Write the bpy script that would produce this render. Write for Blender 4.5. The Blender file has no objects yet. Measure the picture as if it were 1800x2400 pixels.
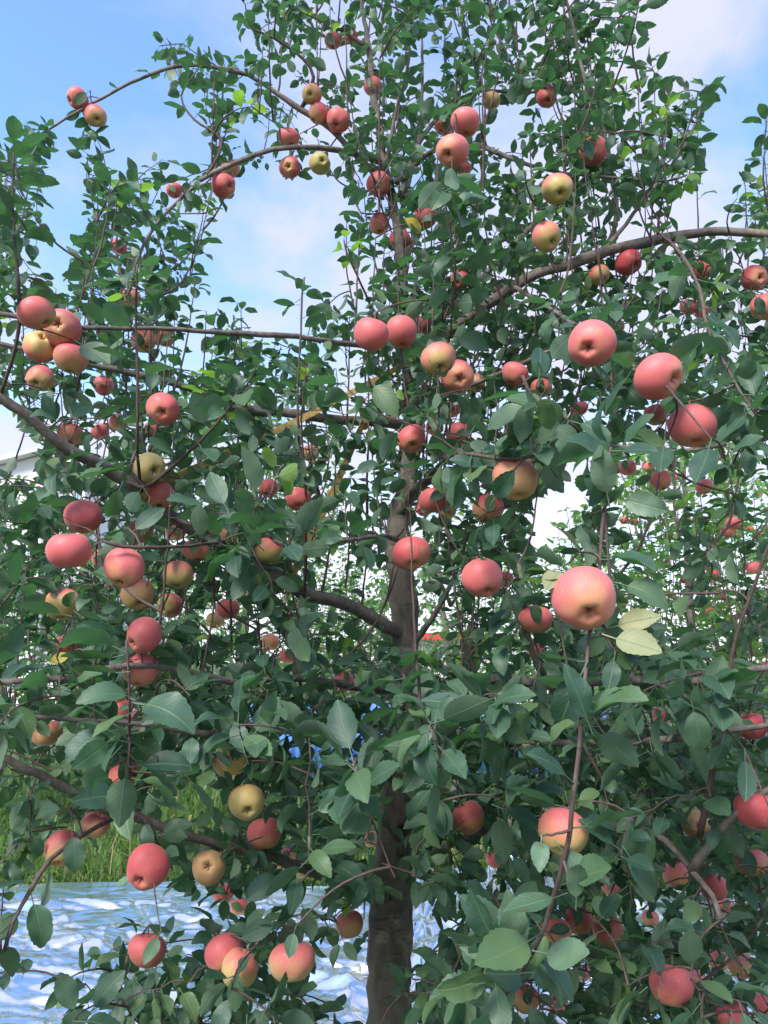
import bpy, math, random
import numpy as np
from mathutils import Vector, Matrix

SC = bpy.context.scene
COL = SC.collection
R_ = math.radians

# ------------------------------------------------------------------ camera
CAM_H, PITCH, FPX = 1.55, R_(11.0), 1800.0        # focal length in pixels of the 1800 x 2400 photograph
cd = bpy.data.cameras.new('camera')
cd.sensor_fit = 'VERTICAL'; cd.sensor_height = 24.0; cd.lens = 24.0 * FPX / 2400.0
cd.clip_start = 0.05; cd.clip_end = 2000
cam = bpy.data.objects.new('camera', cd); COL.objects.link(cam)
cam.location = (0, 0, CAM_H); cam.rotation_euler = (math.pi / 2 + PITCH, 0, 0)
SC.camera = cam
cd.dof.use_dof = False

# ------------------------------------------------------------------ sky, sun, exposure
SUN_EL, SUN_AZ = R_(44), R_(-150)                   # azimuth measured from +Y (the view direction) towards +X
w = bpy.data.worlds.new('World'); SC.world = w; w.use_nodes = True
nt = w.node_tree; N = nt.nodes; L = nt.links
N.clear()
def nd(tree, t, **kw):
    n = tree.nodes.new(t)
    for k, v in kw.items():
        if k == 'inp':
            for kk, vv in v.items(): n.inputs[kk].default_value = vv
        else: setattr(n, k, v)
    return n
out = nd(nt, 'ShaderNodeOutputWorld'); bg = nd(nt, 'ShaderNodeBackground', inp={'Strength': 0.125})
sky = nd(nt, 'ShaderNodeTexSky', sky_type='NISHITA', sun_disc=False, sun_elevation=SUN_EL, sun_rotation=SUN_AZ,
         air_density=1.3, dust_density=0.4, ozone_density=2.2, altitude=300)
geo = nd(nt, 'ShaderNodeTexCoord')
sep = nd(nt, 'ShaderNodeSeparateXYZ'); L.new(geo.outputs['Generated'], sep.inputs[0])
zc = nd(nt, 'ShaderNodeMath', operation='MAXIMUM', inp={1: 0.0}); L.new(sep.outputs[2], zc.inputs[0])
za = nd(nt, 'ShaderNodeMath', operation='ADD', inp={1: 0.22}); L.new(zc.outputs[0], za.inputs[0])
dx = nd(nt, 'ShaderNodeMath', operation='DIVIDE'); L.new(sep.outputs[0], dx.inputs[0]); L.new(za.outputs[0], dx.inputs[1])
dy = nd(nt, 'ShaderNodeMath', operation='DIVIDE'); L.new(sep.outputs[1], dy.inputs[0]); L.new(za.outputs[0], dy.inputs[1])
cmb = nd(nt, 'ShaderNodeCombineXYZ'); L.new(dx.outputs[0], cmb.inputs[0]); L.new(dy.outputs[0], cmb.inputs[1])
CLOUD_OFF = (17.31, 9.455, 0.0)
mp = nd(nt, 'ShaderNodeMapping'); mp.inputs['Location'].default_value = CLOUD_OFF; L.new(cmb.outputs[0], mp.inputs[0])
n1 = nd(nt, 'ShaderNodeTexNoise', inp={'Scale': 1.5, 'Detail': 10, 'Roughness': 0.58, 'Distortion': 0.3}); L.new(mp.outputs[0], n1.inputs['Vector'])
# clouds gather towards the horizon
mr = nd(nt, 'ShaderNodeMapRange', inp={'From Min': 0.0, 'From Max': 0.6, 'To Min': 0.22, 'To Max': -0.01}); L.new(zc.outputs[0], mr.inputs[0])
ad = nd(nt, 'ShaderNodeMath', operation='ADD'); L.new(n1.outputs[0], ad.inputs[0]); L.new(mr.outputs[0], ad.inputs[1])
cr = nd(nt, 'ShaderNodeMapRange', interpolation_type='SMOOTHSTEP', inp={'From Min': 0.425, 'From Max': 0.64, 'To Min': 0.0, 'To Max': 0.93}); L.new(ad.outputs[0], cr.inputs[0])
skc = nd(nt, 'ShaderNodeMix', data_type='RGBA', blend_type='MULTIPLY', inp={'Factor': 1.0}); L.new(sky.outputs[0], skc.inputs['A'])
skc.inputs['B'].default_value = (0.98, 1.13, 1.32, 1)
mx = nd(nt, 'ShaderNodeMix', data_type='RGBA'); L.new(cr.outputs[0], mx.inputs['Factor']); L.new(skc.outputs['Result'], mx.inputs['A'])
hz_ = nd(nt, 'ShaderNodeMapRange', interpolation_type='SMOOTHSTEP', inp={'From Min': 0.04, 'From Max': 0.30}); L.new(zc.outputs[0], hz_.inputs[0])
cc = nd(nt, 'ShaderNodeMix', data_type='RGBA'); L.new(hz_.outputs[0], cc.inputs['Factor'])
cc.inputs['A'].default_value = (4.4, 4.5, 5.2, 1); cc.inputs['B'].default_value = (2.85, 2.9, 3.7, 1); L.new(cc.outputs['Result'], mx.inputs['B'])
L.new(mx.outputs['Result'], bg.inputs[0]); L.new(bg.outputs[0], out.inputs[0])

sd = bpy.data.lights.new('sun', 'SUN'); sd.energy = 2.7; sd.angle = R_(22); sd.color = (1.0, 0.95, 0.86)
sun = bpy.data.objects.new('sun', sd); COL.objects.link(sun)
sdir = Vector((math.sin(SUN_AZ) * math.cos(SUN_EL), math.cos(SUN_AZ) * math.cos(SUN_EL), math.sin(SUN_EL)))
sun.rotation_euler = sdir.to_track_quat('Z', 'Y').to_euler(); sun.location = (0, 0, 12)
SC.view_settings.view_transform = 'Standard'; SC.view_settings.look = 'None'
SC.view_settings.exposure = 1.25; SC.view_settings.gamma = 1.0; SC.view_settings.use_curve_mapping = False
SC.render.engine = 'CYCLES'
SC.cycles.max_bounces = 8; SC.cycles.diffuse_bounces = 4; SC.cycles.transmission_bounces = 5
SC.cycles.glossy_bounces = 3; SC.cycles.use_denoising = True

# ------------------------------------------------------------------ helpers
cP, sP = math.cos(PITCH), math.sin(PITCH)
FWD = np.array([0, cP, sP]); UPV = np.array([0, -sP, cP]); RGT = np.array([1.0, 0, 0]); CAMP = np.array([0, 0, CAM_H])
def ray(px, py): return FWD + RGT * ((px - 900) / FPX) + UPV * ((1200 - py) / FPX)
def at(px, py, Y):                                  # the point seen at a pixel, at forward distance Y
    r = ray(px, py); return CAMP + r * (Y / r[1])
def atd(px, py, d): return CAMP + ray(px, py) * d   # the same, at depth d along the axis
def project(P):
    P = np.atleast_2d(P) - CAMP
    z = P @ FWD; zz = np.where(z > 0.05, z, 0.05)
    return 900 + FPX * (P @ RGT) / zz, 1200 - FPX * (P @ UPV) / zz, z
rs = np.random.RandomState(11)
def unit(v): v = np.asarray(v, float); return v / (np.linalg.norm(v) + 1e-9)

def mesh_obj(name, verts, faces, mat=None, parent=None, smooth=True, loc=None):
    me = bpy.data.meshes.new(name)
    me.from_pydata([tuple(map(float, v)) for v in verts], [], faces)
    if smooth: me.polygons.foreach_set('use_smooth', [True] * len(me.polygons))
    me.update()
    if mat:
        for m in (mat if isinstance(mat, (list, tuple)) else [mat]): me.materials.append(m)
    o = bpy.data.objects.new(name, me); COL.objects.link(o)
    if parent: o.parent = parent
    if loc is not None: o.location = loc
    return o
def empty(name, loc, label=None, cat=None, group=None):
    o = bpy.data.objects.new(name, None); COL.objects.link(o); o.location = tuple(map(float, loc)); o.empty_display_size = 0.2
    tag(o, label, cat, group); return o
def tag(o, label=None, cat=None, group=None, kind=None):
    if label: o['label'] = label
    if cat: o['category'] = cat
    if group: o['group'] = group
    if kind: o['kind'] = kind
    return o
def smooth_path(pts, step=0.03):
    """Catmull-Rom through the points, resampled."""
    P = np.array(pts, float)
    if len(P) < 3:
        n = max(2, int(np.linalg.norm(P[1] - P[0]) / step) + 1)
        return P[0] + (P[1] - P[0]) * np.linspace(0, 1, n)[:, None]
    Q = np.vstack([2 * P[0] - P[1], P, 2 * P[-1] - P[-2]])
    o = []
    for i in range(1, len(Q) - 2):
        p0, p1, p2, p3 = Q[i - 1:i + 3]
        n = max(2, int(np.linalg.norm(p2 - p1) / step))
        for t in np.arange(n) / n:
            o.append(0.5 * (2 * p1 + (p2 - p0) * t + (2 * p0 - 5 * p1 + 4 * p2 - p3) * t * t + (3 * p1 - p0 - 3 * p2 + p3) * t ** 3))
    o.append(P[-1]); return np.array(o)
def tube(path, rad, sides=8, V=None, F=None, rough=0.0, cap=True):
    """Append a tube round a path to vertex and face lists."""
    if V is None: V, F = [], []
    n = len(path); b = len(V)
    T = np.gradient(path, axis=0); T /= np.linalg.norm(T, axis=1)[:, None] + 1e-9
    u = np.cross(T[0], [0.31, 0.52, 0.79]); u /= np.linalg.norm(u)
    ang = np.arange(sides) * 2 * math.pi / sides
    lobes = rs.rand(3) * 6.28
    for i in range(n):
        u = u - T[i] * (u @ T[i]); u /= np.linalg.norm(u) + 1e-9
        v = np.cross(T[i], u)
        r = rad[i] * (1 + rough * (0.5 * np.sin(ang * 2 + lobes[0] + i * .35) + 0.5 * np.sin(ang * 3 + lobes[1] - i * .27) + 0.6 * (rs.rand(sides) - .5)))
        V.extend(path[i] + np.outer(np.cos(ang) * r, u) + np.outer(np.sin(ang) * r, v))
    for i in range(n - 1):
        for k in range(sides):
            a = b + i * sides + k; c = b + i * sides + (k + 1) % sides
            F.append((a, c, c + sides, a + sides))
    if cap:
        F.append(tuple(b + (n - 1) * sides + k for k in range(sides))); F.append(tuple(b + k for k in reversed(range(sides))))
    return V, F

# ------------------------------------------------------------------ materials
def new_mat(name):
    m = bpy.data.materials.new(name); m.use_nodes = True; t = m.node_tree; t.nodes.clear()
    o = nd(t, 'ShaderNodeOutputMaterial'); p = nd(t, 'ShaderNodeBsdfPrincipled'); t.links.new(p.outputs[0], o.inputs[0])
    return m, t, p, o
def ramp(t, stops, fac=None):
    r = nd(t, 'ShaderNodeValToRGB'); e = r.color_ramp.elements
    while len(e) < len(stops): e.new(0.5)
    for i, (p, c) in enumerate(stops): e[i].position = p; e[i].color = (*c, 1)
    if fac is not None: t.links.new(fac, r.inputs[0])
    return r
def mixc(t, fac, a, b, blend='MIX'):
    m = nd(t, 'ShaderNodeMix', data_type='RGBA', blend_type=blend)
    for sock, v in (('Factor', fac), ('A', a), ('B', b)):
        if isinstance(v, (int, float)): m.inputs[sock].default_value = v
        elif isinstance(v, tuple): m.inputs[sock].default_value = (*v, 1)
        else: t.links.new(v, m.inputs[sock])
    return m.outputs['Result']
def mth(t, op, a, b=None, c=None):
    m = nd(t, 'ShaderNodeMath', operation=op)
    for i, v in enumerate((a, b, c)):
        if v is None: continue
        if isinstance(v, (int, float)): m.inputs[i].default_value = v
        else: t.links.new(v, m.inputs[i])
    return m.outputs[0]
def mrange(t, v, a, b, c=0.0, d=1.0, smooth=True):
    m = nd(t, 'ShaderNodeMapRange', interpolation_type='SMOOTHSTEP' if smooth else 'LINEAR', inp={'From Min': a, 'From Max': b, 'To Min': c, 'To Max': d})
    t.links.new(v, m.inputs[0]); return m.outputs[0]

def leaf_mat(name, tops, back, trans, tw, rough=0.36, veincol=(0.13, 0.20, 0.09)):
    m, t, p, o = new_mat(name); K = t.links
    uv = nd(t, 'ShaderNodeUVMap'); s = nd(t, 'ShaderNodeSeparateXYZ'); K.new(uv.outputs[0], s.inputs[0])
    at_ = nd(t, 'ShaderNodeAttribute', attribute_name='leaf_tone'); oi = nd(t, 'ShaderNodeObjectInfo')
    rnd = mth(t, 'FRACT', mth(t, 'ADD', at_.outputs['Fac'], oi.outputs['Random']))
    lat = mth(t, 'ABSOLUTE', mth(t, 'SUBTRACT', s.outputs[0], 0.5))
    mid = mrange(t, lat, 0.012, 0.04, 1.0, 0.0)
    vein = mth(t, 'SINE', mth(t, 'MULTIPLY', mth(t, 'SUBTRACT', s.outputs[1], mth(t, 'MULTIPLY', lat, 0.75)), 6.283 * 8.5))
    vm = mth(t, 'MULTIPLY', mrange(t, vein, 0.70, 1.0), 0.28)
    vv = mth(t, 'MAXIMUM', mid, vm)
    base = ramp(t, [(i / (len(tops) - 1), c) for i, c in enumerate(tops)], rnd).outputs[0]
    no = nd(t, 'ShaderNodeTexNoise', inp={'Scale': 38, 'Detail': 4}); g = nd(t, 'ShaderNodeNewGeometry'); K.new(g.outputs['Position'], no.inputs['Vector'])
    base = mixc(t, mrange(t, no.outputs[0], 0.35, 0.75, 0, 0.35), base, tuple(min(1, c * 1.55) for c in tops[len(tops) // 2]))
    spot = nd(t, 'ShaderNodeTexNoise', inp={'Scale': 95, 'Detail': 2}); K.new(g.outputs['Position'], spot.inputs['Vector'])
    base = mixc(t, mrange(t, spot.outputs[0], 0.70, 0.74, 0, 0.75), base, (0.11, 0.07, 0.03))
    top = mixc(t, mth(t, 'MULTIPLY', vv, 0.5), base, veincol)
    und = mixc(t, mth(t, 'MULTIPLY', vv, 0.6), back, tuple(min(1, c * 1.35) for c in back))
    K.new(mixc(t, g.outputs['Backfacing'], top, und), p.inputs['Base Color'])
    K.new(mth(t, 'ADD', mth(t, 'MULTIPLY', g.outputs['Backfacing'], 0.3), mth(t, 'ADD', rough, mth(t, 'MULTIPLY', no.outputs[0], 0.12))), p.inputs['Roughness'])
    p.inputs['Specular IOR Level'].default_value = 0.5
    b = nd(t, 'ShaderNodeBump', inp={'Strength': 0.35, 'Distance': 0.0016}); K.new(mth(t, 'SUBTRACT', mth(t, 'MULTIPLY', no.outputs[0], 0.5), vv), b.inputs['Height']); K.new(b.outputs[0], p.inputs['Normal'])
    tr = nd(t, 'ShaderNodeBsdfTranslucent'); K.new(mixc(t, mth(t, 'MULTIPLY', vv, 0.4), trans, tuple(c * 0.5 for c in trans)), tr.inputs[0]); K.new(b.outputs[0], tr.inputs['Normal'])
    mix = nd(t, 'ShaderNodeMixShader', inp={0: tw}); K.new(p.outputs[0], mix.inputs[1]); K.new(tr.outputs[0], mix.inputs[2]); K.new(mix.outputs[0], o.inputs[0])
    return m
LEAF = leaf_mat('mature_leaf', [(0.022, 0.058, 0.044), (0.038, 0.088, 0.060), (0.052, 0.108, 0.066), (0.064, 0.128, 0.070), (0.10, 0.165, 0.062)], (0.105, 0.17, 0.11), (0.09, 0.27, 0.075), 0.28, 0.44)
LEAF_PALE = leaf_mat('pale_leaf', [(0.09, 0.16, 0.10), (0.12, 0.19, 0.12)], (0.24, 0.30, 0.22), (0.16, 0.26, 0.10), 0.2, 0.45)
LEAF_YOUNG = leaf_mat('young_leaf', [(0.11, 0.24, 0.04), (0.15, 0.30, 0.05), (0.19, 0.33, 0.07)], (0.20, 0.32, 0.11), (0.32, 0.62, 0.06), 0.42, 0.4)
LEAF_YELLOW = leaf_mat('yellowed_leaf', [(0.45, 0.30, 0.03), (0.38, 0.32, 0.06)], (0.45, 0.36, 0.10), (0.55, 0.38, 0.04), 0.3, 0.5)
LEAF_DRY = leaf_mat('withered_leaf', [(0.30, 0.30, 0.15), (0.26, 0.28, 0.15)], (0.36, 0.34, 0.20), (0.34, 0.30, 0.12), 0.2, 0.55)
LEAF_BG = leaf_mat('sunlit_tint_leaf', [(0.05, 0.12, 0.05), (0.075, 0.17, 0.05), (0.11, 0.24, 0.055)], (0.15, 0.25, 0.11), (0.22, 0.50, 0.06), 0.38)  # trees behind: sunlight put into a brighter, yellower leaf colour
LMATS = [LEAF, LEAF_PALE, LEAF_YOUNG, LEAF_YELLOW, LEAF_DRY, LEAF_BG]

def bark_mat(name, c0, c1, c2, scale, bump=0.6):
    m, t, p, o = new_mat(name); K = t.links
    tc = nd(t, 'ShaderNodeTexCoord')
    mp = nd(t, 'ShaderNodeMapping'); mp.inputs['Scale'].default_value = (1, 1, 0.32); K.new(tc.outputs['Object'], mp.inputs[0])
    n1 = nd(t, 'ShaderNodeTexNoise', inp={'Scale': scale, 'Detail': 8, 'Roughness': 0.65}); K.new(mp.outputs[0], n1.inputs['Vector'])
    n2 = nd(t, 'ShaderNodeTexNoise', inp={'Scale': scale * 0.22, 'Detail': 3}); K.new(tc.outputs['Object'], n2.inputs['Vector'])
    mq = nd(t, 'ShaderNodeMapping'); mq.inputs['Scale'].default_value = (0.7, 0.7, 5.0); K.new(tc.outputs['Object'], mq.inputs[0])
    n3 = nd(t, 'ShaderNodeTexNoise', inp={'Scale': scale * 0.8, 'Detail': 2}); K.new(mq.outputs[0], n3.inputs['Vector'])
    len_ = mrange(t, n3.outputs[0], 0.62, 0.70)
    c = mixc(t, mrange(t, n1.outputs[0], 0.3, 0.7), c0, c1)
    c = mixc(t, mrange(t, n2.outputs[0], 0.45, 0.68, 0, 0.7), c, c2)
    c = mixc(t, mth(t, 'MULTIPLY', len_, 0.5), c, tuple(x * 0.45 for x in c0))
    K.new(c, p.inputs['Base Color']); p.inputs['Roughness'].default_value = 0.75; p.inputs['Specular IOR Level'].default_value = 0.3
    mc = nd(t, 'ShaderNodeMapping'); mc.inputs['Scale'].default_value = (1, 1, 0.18); K.new(tc.outputs['Object'], mc.inputs[0])
    vo = nd(t, 'ShaderNodeTexVoronoi', feature='DISTANCE_TO_EDGE', inp={'Scale': scale * 1.1}); wv = nd(t, 'ShaderNodeVectorMath', operation='ADD'); K.new(mc.outputs[0], wv.inputs[0]); K.new(n1.outputs['Color'], wv.inputs[1]); K.new(wv.outputs[0], vo.inputs['Vector'])
    crk = mth(t, 'MULTIPLY', mrange(t, vo.outputs['Distance'], 0.0, 0.09, 1.0, 0.0), mrange(t, n2.outputs[0], 0.35, 0.6))
    c = mixc(t, mth(t, 'MULTIPLY', crk, 0.55), c, tuple(x * 0.4 for x in c0)); K.new(c, p.inputs['Base Color'])
    h = mth(t, 'SUBTRACT', mth(t, 'SUBTRACT', n1.outputs[0], mth(t, 'MULTIPLY', len_, 0.5)), mth(t, 'MULTIPLY', crk, 0.8))
    b = nd(t, 'ShaderNodeBump', inp={'Strength': bump, 'Distance': 0.007}); K.new(h, b.inputs['Height']); K.new(b.outputs[0], p.inputs['Normal'])
    return m
BARK = bark_mat('trunk_bark', (0.17, 0.14, 0.12), (0.32, 0.275, 0.24), (0.38, 0.35, 0.31), 42, 0.9)
LIMB = bark_mat('limb_bark', (0.13, 0.105, 0.09), (0.26, 0.215, 0.19), (0.31, 0.28, 0.25), 60, 0.6)
TWIG_PALE = bark_mat('pale_shoot_bark', (0.16, 0.11, 0.10), (0.24, 0.18, 0.16), (0.28, 0.23, 0.20), 110, 0.3)
TWIG = bark_mat('twig_bark', (0.075, 0.045, 0.045), (0.13, 0.085, 0.075), (0.16, 0.125, 0.11), 110, 0.3)

def apple_mat():
    m, t, p, o = new_mat('apple_skin'); K = t.links
    tc = nd(t, 'ShaderNodeTexCoord'); oi = nd(t, 'ShaderNodeObjectInfo')
    sc = nd(t, 'ShaderNodeSeparateColor'); K.new(oi.outputs['Color'], sc.inputs[0])     # red: how far the blush reaches, green: ground colour, blue: depth of the red
    s = nd(t, 'ShaderNodeSeparateXYZ'); K.new(tc.outputs['Object'], s.inputs[0])
    off = nd(t, 'ShaderNodeVectorMath', operation='SCALE'); cx = nd(t, 'ShaderNodeCombineXYZ')
    for i in range(3): K.new(oi.outputs['Random'], cx.inputs[i])
    K.new(cx.outputs[0], off.inputs[0]); off.inputs['Scale'].default_value = 40
    av = nd(t, 'ShaderNodeVectorMath', operation='ADD'); K.new(tc.outputs['Object'], av.inputs[0]); K.new(off.outputs[0], av.inputs[1])
    n1 = nd(t, 'ShaderNodeTexNoise', inp={'Scale': 1.1, 'Detail': 3}); K.new(av.outputs[0], n1.inputs['Vector'])
    # fine streaks that run from stalk to eye
    an = mth(t, 'ARCTAN2', s.outputs[1], s.outputs[0]); ca = nd(t, 'ShaderNodeCombineXYZ')
    K.new(mth(t, 'MULTIPLY', mth(t, 'SINE', an), 9.0), ca.inputs[0]); K.new(mth(t, 'MULTIPLY', mth(t, 'COSINE', an), 9.0), ca.inputs[1]); K.new(mth(t, 'MULTIPLY', s.outputs[2], 1.3), ca.inputs[2])
    n2 = nd(t, 'ShaderNodeTexNoise', inp={'Scale': 1.6, 'Detail': 4}); K.new(ca.outputs[0], n2.inputs['Vector'])
    f = mth(t, 'ADD', mth(t, 'MULTIPLY', s.outputs[2], 0.62), mth(t, 'MULTIPLY', mth(t, 'SUBTRACT', n1.outputs[0], 0.5), 1.0))
    f = mth(t, 'ADD', f, mth(t, 'MULTIPLY', mth(t, 'SUBTRACT', n2.outputs[0], 0.5), 0.55))
    f = mth(t, 'ADD', f, mth(t, 'MULTIPLY', s.outputs[0], 0.12))
    f = mth(t, 'ADD', f, mth(t, 'SUBTRACT', mth(t, 'MULTIPLY', sc.outputs[0], 1.4), 0.56))
    fac = mrange(t, f, -0.45, 0.55)
    ground = mixc(t, sc.outputs[1], (0.44, 0.38, 0.12), (0.60, 0.33, 0.16))
    mid_ = (0.60, 0.23, 0.14); red = mixc(t, sc.outputs[2], (0.63, 0.15, 0.145), (0.45, 0.035, 0.055))
    c = mixc(t, mrange(t, fac, 0.0, 0.5), ground, mid_); c = mixc(t, mrange(t, fac, 0.4, 1.0), c, red)
    vo = nd(t, 'ShaderNodeTexVoronoi', inp={'Scale': 9.0}); K.new(av.outputs[0], vo.inputs['Vector'])
    c = mixc(t, mrange(t, vo.outputs['Distance'], 0.06, 0.13, 0.6, 0.0), c, (0.70, 0.52, 0.34))
    # green russet round the eye and the stalk
    rad = mth(t, 'SQRT', mth(t, 'ADD', mth(t, 'POWER', s.outputs[0], 2.0), mth(t, 'POWER', s.outputs[1], 2.0)))
    c = mixc(t, mrange(t, rad, 0.04, 0.24, 0.45, 0.0), c, (0.34, 0.27, 0.09))
    n4 = nd(t, 'ShaderNodeTexNoise', inp={'Scale': 7, 'Detail': 6, 'Roughness': .7}); K.new(av.outputs[0], n4.inputs['Vector'])
    c = mixc(t, mrange(t, n4.outputs[0], .62, .74, 0, .35), c, (.42, .27, .14)); c = mixc(t, mrange(t, n4.outputs[0], .3, .45, .22, 0), c, (.70, .40, .30))
    K.new(mth(t, 'ADD', .40, mth(t, 'MULTIPLY', n4.outputs[0], .26)), p.inputs['Roughness'])
    K.new(c, p.inputs['Base Color'])
    p.inputs['Specular IOR Level'].default_value = 0.4
    p.inputs['Subsurface Weight'].default_value = 0.08; p.inputs['Subsurface Radius'].default_value = (0.01, 0.004, 0.002)
    p.inputs['Sheen Weight'].default_value = 0.12; p.inputs['Sheen Roughness'].default_value = 0.5
    return m
APPLE = apple_mat()
def plain(name, c, rough=0.6, metal=0.0, var=0.25, scale=8, bump=0.0):
    m, t, p, o = new_mat(name); K = t.links
    tc = nd(t, 'ShaderNodeTexCoord'); n1 = nd(t, 'ShaderNodeTexNoise', inp={'Scale': scale, 'Detail': 6, 'Roughness': 0.6}); K.new(tc.outputs['Object'], n1.inputs['Vector'])
    K.new(mixc(t, mrange(t, n1.outputs[0], 0.3, 0.7), tuple(x * (1 - var) for x in c), tuple(min(1, x * (1 + var * .6)) for x in c)), p.inputs['Base Color'])
    p.inputs['Roughness'].default_value = rough; p.inputs['Metallic'].default_value = metal
    if bump:
        b = nd(t, 'ShaderNodeBump', inp={'Strength': bump, 'Distance': 0.01}); K.new(n1.outputs[0], b.inputs['Height']); K.new(b.outputs[0], p.inputs['Normal'])
    return m
STEM = plain('apple_stalk', (0.16, 0.12, 0.06), 0.7, scale=30)
EYE = plain('apple_eye', (0.03, 0.022, 0.015), 0.9, scale=20)
# ------------------------------------------------------------------ what grows where (pixels of the photograph and forward distance in metres)
TRUNK = [(905, 2900, 2.35, .078), (910, 2560, 2.35, .074), (912, 2400, 2.35, .070), (914, 2180, 2.35, .066), (925, 1920, 2.35, .060),
         (940, 1700, 2.35, .053), (948, 1480, 2.35, .040), (943, 1380, 2.35, .038), (937, 1330, 2.35, .039), (932, 1250, 2.36, .034), (948, 1165, 2.38, .029), (962, 1080, 2.40, .026),
         (968, 980, 2.42, .023), (958, 860, 2.42, .019), (945, 700, 2.42, .016), (932, 540, 2.42, .014), (903, 400, 2.42, .014), (882, 260, 2.44, .011), (862, 110, 2.46, .008), (846, -40, 2.48, .006), (838, -160, 2.5, .003)]
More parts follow.
